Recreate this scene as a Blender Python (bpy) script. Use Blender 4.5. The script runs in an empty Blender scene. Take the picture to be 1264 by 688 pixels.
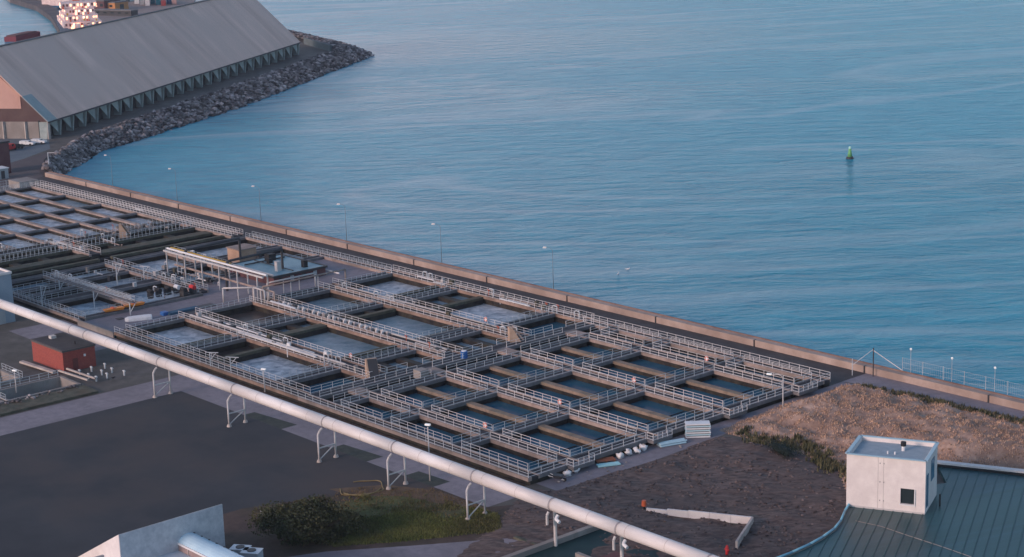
import bpy, bmesh, math, random
from mathutils import Vector, Matrix, noise
random.seed(7)
R = math.radians
scene = bpy.context.scene
C = scene.collection
# ------------------------------------------------------------------ camera frame (used to measure points too)
FPX, CX, CY, HC = 2246.18, 632.0, 344.0, 78.0
RM = Matrix(((0.65820421760266, -0.1535591095902517, 0.7370120811709393),
             (0.7521638822451223, 0.17559916198278985, -0.6351491388303125),
             (-0.031885767609010865, 0.9724117102199001, 0.2310817250480729)))
def at(px, py, z=0.0):
    """ground point seen at a photo pixel, on the horizontal plane of height z"""
    d = RM @ Vector((px - CX, -(py - CY), -FPX))
    t = (z - HC) / d.z
    return Vector((d.x * t, d.y * t, z))

# ------------------------------------------------------------------ helpers
def tag(o, label=None, cat=None, group=None, kind=None):
    if label: o['label'] = label
    if cat: o['category'] = cat
    if group: o['group'] = group
    if kind: o['kind'] = kind
    return o
def thing(name, loc, label, cat, group=None, rz=0.0):
    o = bpy.data.objects.new(name, None); C.objects.link(o)
    o.empty_display_size = 0.3
    o.location = loc; o.rotation_euler = (0, 0, rz)
    return tag(o, label, cat, group)
def copy_tree(o, loc=None, rz=None, label=None, parent=None):
    c = o.copy(); C.objects.link(c)
    if parent is not None: c.parent = parent
    if loc is not None: c.location = loc
    if rz is not None: c.rotation_euler = (0, 0, rz)
    if label: c['label'] = label
    for ch in list(o.children): copy_tree(ch, parent=c)
    return c

class MB:
    def __init__(s): s.v = []; s.f = []
    def poly(s, pts):
        n = len(s.v); s.v += [tuple(p) for p in pts]; s.f.append(tuple(range(n, n + len(pts)))); return s
    def hexa(s, p):           # 8 points: bottom 4 ccw, top 4 ccw
        n = len(s.v); s.v += [tuple(q) for q in p]
        for f in ((3,2,1,0),(4,5,6,7),(0,1,5,4),(1,2,6,5),(2,3,7,6),(3,0,4,7)): s.f.append(tuple(n+i for i in f))
        return s
    def box(s, x0, x1, y0, y1, z0, z1):
        return s.hexa([(x0,y0,z0),(x1,y0,z0),(x1,y1,z0),(x0,y1,z0),(x0,y0,z1),(x1,y0,z1),(x1,y1,z1),(x0,y1,z1)])
    def cbox(s, cx, cy, cz, sx, sy, sz, rz=0.0):
        c, sn = math.cos(rz), math.sin(rz); pts = []
        for z in (-sz/2, sz/2):
            for x, y in ((-sx/2,-sy/2),(sx/2,-sy/2),(sx/2,sy/2),(-sx/2,sy/2)):
                pts.append((cx + x*c - y*sn, cy + x*sn + y*c, cz + z))
        return s.hexa(pts)
    def prism(s, poly, z0, z1):
        n = len(s.v); k = len(poly)
        s.v += [(p[0], p[1], z0) for p in poly] + [(p[0], p[1], z1) for p in poly]
        s.f.append(tuple(n + i for i in reversed(range(k)))); s.f.append(tuple(n + k + i for i in range(k)))
        for i in range(k):
            j = (i + 1) % k; s.f.append((n+i, n+j, n+k+j, n+k+i))
        return s
    def bar(s, p, q, w, h=None):
        p = Vector(p); q = Vector(q); d = (q - p).normalized(); h = h or w
        up = Vector((0,0,1)) if abs(d.z) < 0.95 else Vector((1,0,0))
        a = d.cross(up).normalized(); b = a.cross(d).normalized()
        o = [(-1,-1),(1,-1),(1,1),(-1,1)]
        return s.hexa([p + a*i*w/2 + b*j*h/2 for i, j in o] + [q + a*i*w/2 + b*j*h/2 for i, j in o])
    def cyl(s, p, q, r0, r1=None, n=12, cap=True):
        p = Vector(p); q = Vector(q); d = (q - p).normalized(); r1 = r0 if r1 is None else r1
        up = Vector((0,0,1)) if abs(d.z) < 0.95 else Vector((1,0,0))
        a = d.cross(up).normalized(); b = a.cross(d).normalized(); m = len(s.v)
        for c, r in ((p, r0), (q, r1)):
            for i in range(n):
                t = 2*math.pi*i/n; s.v.append(tuple(c + a*math.cos(t)*r + b*math.sin(t)*r))
        for i in range(n):
            j = (i+1) % n; s.f.append((m+j, m+i, m+n+i, m+n+j))
        if cap:
            s.f.append(tuple(m+i for i in range(n))); s.f.append(tuple(m+n+i for i in reversed(range(n))))
        return s
    def tube(s, pts, r, n=8):
        for a, b in zip(pts, pts[1:]): s.cyl(a, b, r, n=n)
        return s
    def blob(s, c, r, seed=0, sub=1, amp=0.3, sq=(1,1,1)):
        V, F = ICO[sub]; n = len(s.v); c = Vector(c)
        for v in V:
            k = 1 + amp * noise.noise(v * 1.7 + Vector((seed*3.1, seed*1.7, seed*0.9)))*1.6
            s.v.append((c.x + v.x*r*k*sq[0], c.y + v.y*r*k*sq[1], c.z + v.z*r*k*sq[2]))
        s.f += [tuple(n + i for i in f) for f in F]; return s
    def build(s, name, m, parent=None, smooth=False, origin=None):
        me = bpy.data.meshes.new(name)
        vs = s.v
        if origin is not None: vs = [(v[0]-origin[0], v[1]-origin[1], v[2]-origin[2]) for v in vs]
        me.from_pydata(vs, [], s.f); me.update()
        bm = bmesh.new(); bm.from_mesh(me); 
        if len(s.f) < 60000: bmesh.ops.recalc_face_normals(bm, faces=bm.faces)
        bm.to_mesh(me); bm.free()
        if smooth:
            me.polygons.foreach_set('use_smooth', [True]*len(me.polygons)); 
        me.materials.append(m)
        o = bpy.data.objects.new(name, me); C.objects.link(o)
        if origin is not None: o.location = origin
        if parent is not None: o.parent = parent
        return o
ICO = {}
for sb in (1, 2, 3):
    bm = bmesh.new(); bmesh.ops.create_icosphere(bm, subdivisions=sb, radius=1)
    ICO[sb] = ([v.co.copy() for v in bm.verts], [tuple(v.index for v in f.verts) for f in bm.faces]); bm.free()

# ------------------------------------------------------------------ materials
def mat(name, c1, c2=None, scale=1.0, rough=0.85, spec=0.3, metal=0.0, bump=0.0, bscale=None, detail=6, stretch=(1,1,1), rot=0.0,
        c3=None, scale3=0.08, w3=0.6, emit=None, estr=0.0, contrast=(0.35, 0.65), island=0.0):
    m = bpy.data.materials.new(name); m.use_nodes = True
    nt = m.node_tree; N = nt.nodes; L = nt.links; b = N['Principled BSDF']
    b.inputs['Roughness'].default_value = rough; b.inputs['Specular IOR Level'].default_value = spec
    b.inputs['Metallic'].default_value = metal
    b.inputs['Base Color'].default_value = (*c1, 1)
    geo = N.new('ShaderNodeNewGeometry')
    mp = N.new('ShaderNodeMapping'); mp.inputs['Scale'].default_value = stretch; 
    vr = N.new('ShaderNodeVectorRotate'); vr.rotation_type = 'Z_AXIS'; vr.inputs['Angle'].default_value = -rot
    L.new(geo.outputs['Position'], vr.inputs['Vector']); L.new(vr.outputs['Vector'], mp.inputs['Vector'])
    out = None
    if c2:
        n = N.new('ShaderNodeTexNoise'); n.inputs['Scale'].default_value = scale; n.inputs['Detail'].default_value = detail
        n.inputs['Roughness'].default_value = 0.65
        L.new(mp.outputs['Vector'], n.inputs['Vector'])
        r = N.new('ShaderNodeValToRGB'); r.color_ramp.elements[0].position = contrast[0]; r.color_ramp.elements[1].position = contrast[1]
        r.color_ramp.elements[0].color = (*c1, 1); r.color_ramp.elements[1].color = (*c2, 1)
        L.new(n.outputs['Fac'], r.inputs['Fac']); out = r.outputs['Color']
    if c3:
        n3 = N.new('ShaderNodeTexNoise'); n3.inputs['Scale'].default_value = scale3; n3.inputs['Detail'].default_value = 4
        L.new(geo.outputs['Position'], n3.inputs['Vector'])
        r3 = N.new('ShaderNodeValToRGB'); r3.color_ramp.elements[0].position = 0.42; r3.color_ramp.elements[1].position = 0.62
        r3.color_ramp.elements[0].color = (0,0,0,1); r3.color_ramp.elements[1].color = (w3,w3,w3,1)
        L.new(n3.outputs['Fac'], r3.inputs['Fac'])
        mx = N.new('ShaderNodeMixRGB'); mx.inputs['Color2'].default_value = (*c3, 1)
        L.new(r3.outputs['Color'], mx.inputs['Fac'])
        if out: L.new(out, mx.inputs['Color1'])
        else: mx.inputs['Color1'].default_value = (*c1, 1)
        out = mx.outputs['Color']
    if island > 0:
        mm = N.new('ShaderNodeMapRange'); mm.inputs['To Min'].default_value = 1 - island; mm.inputs['To Max'].default_value = 1 + island
        L.new(geo.outputs['Random Per Island'], mm.inputs['Value'])
        mu = N.new('ShaderNodeVectorMath'); mu.operation = 'SCALE'
        if out: L.new(out, mu.inputs[0])
        else: mu.inputs[0].default_value = c1
        L.new(mm.outputs['Result'], mu.inputs['Scale']); out = mu.outputs['Vector']
    if out: L.new(out, b.inputs['Base Color'])
    if bump > 0:
        n2 = N.new('ShaderNodeTexNoise'); n2.inputs['Scale'].default_value = bscale or scale*2; n2.inputs['Detail'].default_value = 5
        L.new(mp.outputs['Vector'], n2.inputs['Vector'])
        bp = N.new('ShaderNodeBump'); bp.inputs['Strength'].default_value = 1.0; bp.inputs['Distance'].default_value = bump
        L.new(n2.outputs['Fac'], bp.inputs['Height']); L.new(bp.outputs['Normal'], b.inputs['Normal'])
    if emit:
        b.inputs['Emission Color'].default_value = (*emit, 1); b.inputs['Emission Strength'].default_value = estr
    return m

VIEWROT = math.atan2(0.635, -0.737)     # heading of the swell, across which crests run
def water(name, deep, light, rough=0.12, wl=(0.12, 0.03), amp=0.25, fine=1.2, patch=0.004, patchw=0.5, famp=0.06, pw2=0.0, streaks=False):
    m = bpy.data.materials.new(name); m.use_nodes = True
    nt = m.node_tree; N = nt.nodes; L = nt.links; b = N['Principled BSDF']
    b.inputs['Roughness'].default_value = rough; b.inputs['IOR'].default_value = 1.33; b.inputs['Specular IOR Level'].default_value = 0.2
    geo = N.new('ShaderNodeNewGeometry')
    def mapped(sx, sy, rz=VIEWROT):
        v = N.new('ShaderNodeMapping'); v.vector_type = 'POINT'
        r = N.new('ShaderNodeVectorRotate'); r.rotation_type = 'Z_AXIS'; r.inputs['Angle'].default_value = -rz
        L.new(geo.outputs['Position'], r.inputs['Vector']); L.new(r.outputs['Vector'], v.inputs['Vector'])
        v.inputs['Scale'].default_value = (sx, sy, 1); return v.outputs['Vector']
    def nz(vec, det=4, rgh=0.55, dist=0.0):
        n = N.new('ShaderNodeTexNoise'); n.inputs['Scale'].default_value = 1; n.inputs['Detail'].default_value = det
        n.inputs['Roughness'].default_value = rgh; n.inputs['Distortion'].default_value = dist
        L.new(vec, n.inputs['Vector']); return n.outputs['Fac']
    swell = nz(mapped(wl[0], wl[1]), 4, 0.6, 0.3)
    chop = nz(mapped(fine, fine*0.4), 5, 0.65)
    a = N.new('ShaderNodeBump'); a.inputs['Distance'].default_value = amp; L.new(swell, a.inputs['Height'])
    c = N.new('ShaderNodeBump'); c.inputs['Distance'].default_value = famp; L.new(chop, c.inputs['Height']); L.new(a.outputs['Normal'], c.inputs['Normal'])
    L.new(c.outputs['Normal'], b.inputs['Normal'])
    big = nz(mapped(patch, patch*0.35), 5, 0.6, 0.6)
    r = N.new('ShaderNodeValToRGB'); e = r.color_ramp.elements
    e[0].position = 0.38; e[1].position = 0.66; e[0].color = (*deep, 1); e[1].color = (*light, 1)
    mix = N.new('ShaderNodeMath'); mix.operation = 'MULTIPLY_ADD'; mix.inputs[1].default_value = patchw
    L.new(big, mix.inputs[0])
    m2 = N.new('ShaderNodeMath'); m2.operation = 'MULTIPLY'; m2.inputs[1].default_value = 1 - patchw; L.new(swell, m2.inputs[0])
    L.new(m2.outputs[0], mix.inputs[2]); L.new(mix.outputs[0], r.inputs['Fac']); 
    colout = r.outputs['Color']
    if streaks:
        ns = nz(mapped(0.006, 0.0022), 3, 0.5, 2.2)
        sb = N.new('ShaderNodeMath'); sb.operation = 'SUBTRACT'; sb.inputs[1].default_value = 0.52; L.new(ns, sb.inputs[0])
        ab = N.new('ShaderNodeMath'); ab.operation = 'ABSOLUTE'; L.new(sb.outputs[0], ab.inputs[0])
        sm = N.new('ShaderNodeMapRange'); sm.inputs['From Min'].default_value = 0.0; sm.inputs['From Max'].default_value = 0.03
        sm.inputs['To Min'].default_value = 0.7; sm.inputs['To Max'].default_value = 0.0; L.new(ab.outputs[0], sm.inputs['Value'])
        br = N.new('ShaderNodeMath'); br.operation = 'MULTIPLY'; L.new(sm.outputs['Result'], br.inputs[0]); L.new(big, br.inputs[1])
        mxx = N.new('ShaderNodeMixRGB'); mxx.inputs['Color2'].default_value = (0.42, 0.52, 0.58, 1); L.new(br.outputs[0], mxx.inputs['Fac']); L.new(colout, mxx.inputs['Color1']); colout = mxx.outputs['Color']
    L.new(colout, b.inputs['Base Color'])
    rr = N.new('ShaderNodeMapRange'); rr.inputs['From Min'].default_value = 0.35; rr.inputs['From Max'].default_value = 0.65
    rr.inputs['To Min'].default_value = rough; rr.inputs['To Max'].default_value = rough + pw2
    L.new(big, rr.inputs['Value']); L.new(rr.outputs['Result'], b.inputs['Roughness'])
    return m

M = {}
M['sea'] = water('sea_water', (0.0, 0.20, 0.315), (0.055, 0.36, 0.48), rough=0.15, wl=(0.21, 0.075), amp=1.6, fine=0.8, famp=0.4, streaks=True, patch=0.007, patchw=0.52, pw2=0.12)  # lighter crests: sky glitter painted into the base colour through the swell mix
M['dark_water'] = water('clarifier_water', (0.025, 0.10, 0.165), (0.04, 0.14, 0.21), rough=0.15, wl=(0.5, 0.3), amp=0.02, fine=4, famp=0.01, patch=0.1)
M['pale_water'] = water('aerated_water', (0.15, 0.21, 0.27), (0.66, 0.72, 0.78), rough=0.4, wl=(0.9, 0.7), amp=0.12, fine=5, famp=0.04, patch=0.25, patchw=0.4)
M['mid_water'] = water('settling_water', (0.11, 0.20, 0.26), (0.26, 0.35, 0.42), rough=0.25, wl=(0.8, 0.6), amp=0.05, fine=4, famp=0.02, patch=0.2)
M['sludge'] = mat('sludge_water', (0.028, 0.026, 0.026), (0.06, 0.055, 0.055), 0.8, rough=0.3, spec=0.5, bump=0.03)
M['deck'] = mat('walkway_concrete', (0.27, 0.20, 0.175), (0.42, 0.32, 0.28), 0.7, c3=(0.17,0.14,0.12), scale3=0.25, w3=0.5, bump=0.01)
M['deck_grey'] = mat('cross_walk_concrete', (0.13, 0.122, 0.13), (0.22, 0.20, 0.205), 0.7, c3=(0.12,0.12,0.115), scale3=0.25, w3=0.5, bump=0.01)  # greyer, darker walkway concrete: the cross-walks' shade is put into the colour
M['beam'] = mat('beam_concrete', (0.20, 0.145, 0.11), (0.33, 0.24, 0.18), 0.9, c3=(0.16,0.14,0.10), scale3=0.3, w3=0.5)
M['wet_shaded'] = mat('wet_shaded_wall', (0.010, 0.010, 0.011), (0.034, 0.028, 0.026), 0.8, rough=0.7, c3=(0.05,0.045,0.03), scale3=0.4)  # wet concrete, darkened further: shade below the decks is in the colour
M['mossy'] = mat('mossy_concrete', (0.05, 0.055, 0.04), (0.12, 0.115, 0.085), 0.8, c3=(0.10,0.07,0.045), scale3=0.3)
M['deck_brown'] = mat('brown_walkway_concrete', (0.24,0.155,0.12), (0.42,0.29,0.23), 0.5, c3=(0.13,0.09,0.07), scale3=.2, w3=.6)
M['grating'] = mat('dark_grating', (0.018,0.018,0.024), (0.05,0.048,0.056), 0.6, rough=0.7)
M['rail'] = mat('galvanised_rail', (0.74, 0.69, 0.67), rough=0.5, metal=0.0, spec=0.5)
M['rail_dull'] = mat('dull_rail', (0.42, 0.45, 0.48), (0.58,0.60,0.62), 0.5, rough=0.6)
M['seawall'] = mat('sea_wall_concrete', (0.34, 0.25, 0.21), (0.47, 0.36, 0.31), 0.35, c3=(0.24,0.17,0.14), scale3=0.15, w3=0.6, bump=0.02)
M['seawall_cap'] = mat('sea_wall_cap', (0.20, 0.11, 0.085), (0.32, 0.19, 0.14), 0.5)
M['asphalt'] = mat('dark_asphalt', (0.045, 0.042, 0.045), (0.07, 0.065, 0.068), 0.4, c3=(0.09,0.085,0.085), scale3=0.07, w3=0.4, bump=0.01)
M['path'] = mat('worn_path_asphalt', (0.20, 0.18, 0.205), (0.27, 0.24, 0.265), 0.8, c3=(0.155,0.14,0.155), scale3=0.12, w3=0.5)
M['lot'] = mat('dark_lot', (0.033, 0.036, 0.043), (0.052, 0.053, 0.059), 0.10, detail=9, c3=(0.064,0.052,0.050), scale3=0.05, w3=0.9)
M['ground'] = mat('bare_ground', (0.085, 0.078, 0.074), (0.15, 0.135, 0.125), 0.35, c3=(0.07,0.065,0.055), scale3=0.06, bump=0.05, bscale=1.0)
M['dirt'] = mat('ploughed_dirt', (0.055, 0.038, 0.036), (0.20, 0.142, 0.125), 1.6, stretch=(0.5,1.0,1), rot=R(48.8), c3=(0.085,0.06,0.055), scale3=0.10, w3=0.6, bump=0.13, bscale=1.6, detail=10, contrast=(0.36,0.68))
M['brown'] = mat('brown_soil', (0.05, 0.034, 0.030), (0.105, 0.068, 0.055), 0.4, c3=(0.055,0.045,0.025), scale3=0.15, bump=0.05, detail=8)
M['mound'] = mat('dry_mound_soil', (0.30, 0.19, 0.145), (0.50, 0.35, 0.28), 0.7, c3=(0.20,0.115,0.08), scale3=0.1, w3=0.6, bump=0.15, bscale=1.2, detail=9)
M['dry_grass'] = mat('dry_grass', (0.38, 0.24, 0.165), (0.58, 0.38, 0.27), 0.3, island=0.6)
M['scrub'] = mat('scrub_leaves', (0.06, 0.065, 0.03), (0.15, 0.13, 0.07), 0.5, island=0.6)
M['grass'] = mat('green_grass', (0.09, 0.11, 0.03), (0.18, 0.185, 0.06), 0.25, island=0.5, c3=(0.075,0.062,0.03), scale3=0.12)
M['leaf'] = mat('bush_leaves', (0.02, 0.032, 0.012), (0.075, 0.07, 0.03), 0.35, island=0.6, rough=0.7)
M['twig'] = mat('bush_twigs', (0.06, 0.045, 0.035))
M['rock'] = mat('riprap_rock', (0.06, 0.053, 0.058), (0.30, 0.26, 0.26), 0.35, contrast=(0.42,0.58), island=0.85, c3=(0.10,0.085,0.08), scale3=0.12, w3=0.5, bump=0.08, bscale=2)
M['rock_base'] = mat('riprap_base', (0.02, 0.019, 0.02), (0.045, 0.042, 0.042), 0.8, bump=0.2)
M['pipe'] = mat('white_pipe_paint', (0.70, 0.65, 0.64), (0.82, 0.78, 0.77), 0.8, stretch=(.25,1.5,1.5), rough=0.45, c3=(0.56,0.47,0.43), scale3=0.12, w3=0.35)
M['band'] = mat('pipe_band', (0.30, 0.28, 0.29), rough=0.5)
M['steel'] = mat('painted_steel', (0.48, 0.45, 0.44), (0.56,0.53,0.52), 0.8, rough=0.5)
M['dark_steel'] = mat('dark_steel', (0.045, 0.045, 0.05), rough=0.5)
M['white'] = mat('white_paint', (0.66, 0.65, 0.66), (0.78, 0.77, 0.77), 0.8, rough=0.5)
M['white_conc'] = mat('white_concrete', (0.70, 0.63, 0.61), (0.80, 0.73, 0.70), 0.9, c3=(0.62,0.55,0.53), scale3=0.5, w3=0.4, bump=0.01)
M['grey_cladding'] = mat('grey_cladding', (0.30, 0.32, 0.35), (0.36, 0.38, 0.40), 0.4, rough=0.6)
M['brick'] = None
M['orange'] = mat('orange_plastic', (0.75, 0.24, 0.03), rough=0.5)
M['red'] = mat('red_paint', (0.55, 0.03, 0.03), rough=0.5)
M['orange_red'] = mat('orange_red_plastic', (0.6, 0.12, 0.05), rough=0.5)
M['blue'] = mat('blue_plastic', (0.03, 0.13, 0.38), rough=0.5)
M['yellow'] = mat('yellow_hose', (0.20, 0.145, 0.06), rough=0.6)
M['yellow_duct'] = mat('yellow_cable_duct', (0.62, 0.36, 0.05), rough=0.6)
M['teal_roof'] = mat('pale_teal_roofing', (0.14, 0.27, 0.33), (0.20, 0.34, 0.40), 0.5, rough=0.5)
M['window'] = mat('window_glass', (0.02, 0.03, 0.035), rough=0.08, spec=0.6)
M['maroon'] = mat('maroon_cladding', (0.11, 0.045, 0.05), (0.15, 0.07, 0.07), 0.5)
M['black'] = mat('black_rubber', (0.02, 0.02, 0.022), rough=0.7)
M['pink_wall'] = mat('salmon_render', (0.52, 0.30, 0.25), (0.60, 0.36, 0.30), 0.15)
M['brown_clad'] = mat('brown_cladding', (0.095, 0.055, 0.055), (0.12, 0.075, 0.07), 0.3)
M['buoy'] = mat('green_buoy_paint', (0.16, 0.42, 0.16), rough=0.4)
M['concrete'] = mat('old_concrete', (0.24, 0.215, 0.20), (0.36, 0.32, 0.30), 0.6, c3=(0.18,0.15,0.135), scale3=0.3, bump=0.01)
M['pale_conc'] = mat('pale_concrete_kerb', (0.42, 0.36, 0.33), (0.55, 0.48, 0.44), 0.6, c3=(0.33,0.28,0.26), scale3=0.4)
M['lamp'] = mat('lamp_head', (0.8, 0.8, 0.8), rough=0.3, emit=(1.0, 0.95, 0.88), estr=0.15)

def brick_mat():
    m = bpy.data.materials.new('red_brick'); m.use_nodes = True; N = m.node_tree.nodes; L = m.node_tree.links; b = N['Principled BSDF']
    geo = N.new('ShaderNodeNewGeometry'); sp = N.new('ShaderNodeSeparateXYZ'); L.new(geo.outputs['Position'], sp.inputs[0])
    ad = N.new('ShaderNodeMath'); L.new(sp.outputs['X'], ad.inputs[0]); L.new(sp.outputs['Y'], ad.inputs[1])
    cb = N.new('ShaderNodeCombineXYZ'); L.new(ad.outputs[0], cb.inputs['X']); L.new(sp.outputs['Z'], cb.inputs['Y'])
    t = N.new('ShaderNodeTexBrick'); t.inputs['Scale'].default_value = 1.6; t.inputs['Color1'].default_value = (0.40, 0.075, 0.055, 1)
    t.inputs['Color2'].default_value = (0.30, 0.05, 0.042, 1); t.inputs['Mortar'].default_value = (0.16, 0.07, 0.06, 1)
    t.inputs['Mortar Size'].default_value = 0.03; L.new(cb.outputs[0], t.inputs['Vector'])
    L.new(t.outputs['Color'], b.inputs['Base Color']); b.inputs['Roughness'].default_value = 0.9
    return m
M['brick'] = brick_mat()

def seam_mat(name, c1, c2, dirv, pitch, rough=0.4, streak=(0.5, 0.05), bump=0.05, c3=None):
    """sheet roofing: ribs every `pitch` metres across dirv, weather streaks along dirv"""
    m = bpy.data.materials.new(name); m.use_nodes = True; N = m.node_tree.nodes; L = m.node_tree.links; b = N['Principled BSDF']
    b.inputs['Roughness'].default_value = rough
    geo = N.new('ShaderNodeNewGeometry'); r = N.new('ShaderNodeVectorRotate'); r.rotation_type = 'Z_AXIS'
    r.inputs['Angle'].default_value = -math.atan2(dirv[1], dirv[0]); L.new(geo.outputs['Position'], r.inputs['Vector'])
    mp = N.new('ShaderNodeMapping'); mp.inputs['Scale'].default_value = (streak[1], streak[0], 0.02); L.new(r.outputs['Vector'], mp.inputs['Vector'])
    n = N.new('ShaderNodeTexNoise'); n.inputs['Scale'].default_value = 1; n.inputs['Detail'].default_value = 6; n.inputs['Roughness'].default_value = 0.6
    L.new(mp.outputs['Vector'], n.inputs['Vector'])
    cr = N.new('ShaderNodeValToRGB'); cr.color_ramp.elements[0].position = 0.33; cr.color_ramp.elements[1].position = 0.67
    cr.color_ramp.elements[0].color = (*c1, 1); cr.color_ramp.elements[1].color = (*c2, 1); L.new(n.outputs['Fac'], cr.inputs['Fac'])
    out = cr.outputs['Color']
    if c3:
        n3 = N.new('ShaderNodeTexNoise'); n3.inputs['Scale'].default_value = 0.06; L.new(geo.outputs['Position'], n3.inputs['Vector'])
        mr = N.new('ShaderNodeMapRange'); mr.inputs['From Min'].default_value = 0.4; mr.inputs['From Max'].default_value = 0.65; L.new(n3.outputs['Fac'], mr.inputs['Value'])
        mx = N.new('ShaderNodeMixRGB'); L.new(mr.outputs['Result'], mx.inputs['Fac']); L.new(out, mx.inputs['Color1']); mx.inputs['Color2'].default_value = (*c3, 1)
        out = mx.outputs['Color']
    L.new(out, b.inputs['Base Color'])
    sp = N.new('ShaderNodeSeparateXYZ'); L.new(r.outputs['Vector'], sp.inputs[0])
    mu = N.new('ShaderNodeMath'); mu.operation = 'MULTIPLY'; mu.inputs[1].default_value = 2*math.pi/pitch; L.new(sp.outputs['Y'], mu.inputs[0])
    si = N.new('ShaderNodeMath'); si.operation = 'SINE'; L.new(mu.outputs[0], si.inputs[0])
    pw = N.new('ShaderNodeMath'); pw.operation = 'MULTIPLY'; L.new(si.outputs[0], pw.inputs[0]); L.new(si.outputs[0], pw.inputs[1])
    p2 = N.new('ShaderNodeMath'); p2.operation = 'MULTIPLY'; L.new(pw.outputs[0], p2.inputs[0]); L.new(pw.outputs[0], p2.inputs[1])
    bp = N.new('ShaderNodeBump'); bp.inputs['Distance'].default_value = bump; L.new(p2.outputs[0], bp.inputs['Height']); L.new(bp.outputs['Normal'], b.inputs['Normal'])
    return m

def structure(o): o['kind'] = 'structure'; return o
# ------------------------------------------------------------------ sea
s = MB()
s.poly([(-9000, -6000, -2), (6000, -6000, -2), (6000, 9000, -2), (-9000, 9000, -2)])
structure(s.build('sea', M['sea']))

# ------------------------------------------------------------------ ground with openings where the tanks and pits go
BX0, BX1, BY0, BY1 = -409.0, -162.7, 141.8, 201.0
pits = [(-261.5, -255.5, 90, 118.6), (-251.3, -245.8, 112.4, 123.6), (-251.3, -245.8, 95.0, 111.0)]
def sheet_with_holes(name, outer, holes, z, m, skirt=None):
    bm = bmesh.new(); edges = []
    for loop in [outer] + holes:
        vs = [bm.verts.new((p[0], p[1], z)) for p in loop]
        for i in range(len(vs)): edges.append(bm.edges.new((vs[i], vs[(i+1) % len(vs)])))
    bmesh.ops.triangle_fill(bm, edges=edges, use_beauty=True, use_dissolve=False)
    for f in bm.faces:
        if f.normal.z < 0: f.normal_flip()
    if skirt is not None:
        n = len(outer); bm.verts.ensure_lookup_table()
        top = [bm.verts[i] for i in range(n)]
        bot = [bm.verts.new((v.co.x, v.co.y, skirt)) for v in top]
        for i in range(n):
            j = (i+1) % n; bm.faces.new((top[i], bot[i], bot[j], top[j]))
    me = bpy.data.meshes.new(name); bm.to_mesh(me); bm.free(); me.materials.append(m)
    o = bpy.data.objects.new(name, me); C.objects.link(o); return o
def rect(x0, x1, y0, y1): return [(x0,y0),(x1,y0),(x1,y1),(x0,y1)]
outer = [(150, 210.8), (-424, 210.8), (-438, 218), (-449, 229), (-462, 242), (-484, 280), (-514, 325), (-562, 393), (-596, 434), (-622, 443), (-650, 452), (-668, 456),
         (-660, 420), (-640, 380), (-545, 238), (-530, 214), (-600, 190), (-640, 120), (-640, -300), (150, -300)]
holes = [rect(BX0, BX1, BY0, BY1)] + [rect(*p) for p in pits]
structure(sheet_with_holes('ground', outer, holes, 0.0, M['ground'], skirt=-4))

def patch(name, pts, z, m):
    s = MB(); s.poly([(p[0], p[1], z) for p in pts]); return structure(s.build(name, m))
# roads and yards
patch('road', rect(-424, -162.7, 201.3, 209.2), 0.006, M['asphalt'])
patch('path', [(-162.7, 203.5), (-158, 204.6), (-150, 205.6), (-130, 206), (-90, 206), (-90, 209.2), (-162.7, 209.2)], 0.006, M['path'])
patch('path', rect(-239.4, -160.6, 133.2, 139.6), 0.010, M['path'])
patch('path', rect(-239.4, -231.5, 60, 133.2), 0.010, M['path'])
patch('yard', [(-231.5, 20), (-231.5, 133.2), (-171, 133.2), (-177, 124), (-182, 112), (-183, 60), (-183, 20)], 0.014, M['lot'])
patch('soil', [(-183, 20), (-183, 60), (-182, 112), (-177, 124), (-171, 133.2), (-160.6, 133.2), (-156, 141), (-147, 141), (-147, 131.5), (-151, 128.5), (-157, 119.5), (-163, 111), (-168, 100), (-172, 20)], 0.018, M['brown'])
patch('road', [(-172, 20), (-168, 100), (-163, 111), (-157, 119.5), (-151, 128.5), (-147, 131.5), (-143, 120), (-140, 20)], 0.022, M['path'])
patch('soil', rect(-239.4, -162.9, 139.6, 141.75), 0.014, M['brown'])
for i, (x, w) in enumerate(((-209.6, 9.5), (-189.0, 8.0), (-174.0, 6.0))):  # dark green-grey patches cutting into the near edge of the path
    patch('dark_patch', [(x-w*.5, 133.2), (x+w*.5, 133.2), (x+w*.5, 135.9), (x-w*.5, 135.0+.3*i)], 0.018, mat('dark_patch_ground', (0.035,0.042,0.036), (0.06,0.068,0.058), 1.0))
patch('yard', rect(-285, -262.0, 131.5, 141.7), 0.010, M['path'])
patch('path', [(-162.6, 143), (-158.8, 143), (-158.0, 160), (-158.6, 173), (-160.8, 188), (-159, 203.4), (-162.6, 203.4)], 0.010, M['path'])

patch('lawn', [(-175,121.5),(-173,129),(-166,131.8),(-157.5,132.2),(-153.4,129.0),(-155.6,125.6),(-159.8,118.5),(-163.8,113.3),(-168,112.5),(-172,116)], 0.022, mat('lawn_turf', (0.05,0.06,0.02), (0.12,0.12,0.04), 0.5, c3=(0.075,0.055,0.035), scale3=.15, detail=9))
patch('soil', [(-180,123.5),(-176,129.5),(-170,132.6),(-163,133.0),(-158,132.8),(-164,130.5),(-171,128.5),(-176,124)], 0.026, mat('tan_soil', (0.07,0.045,0.03), (0.16,0.10,0.06), 0.5, detail=9))
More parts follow.
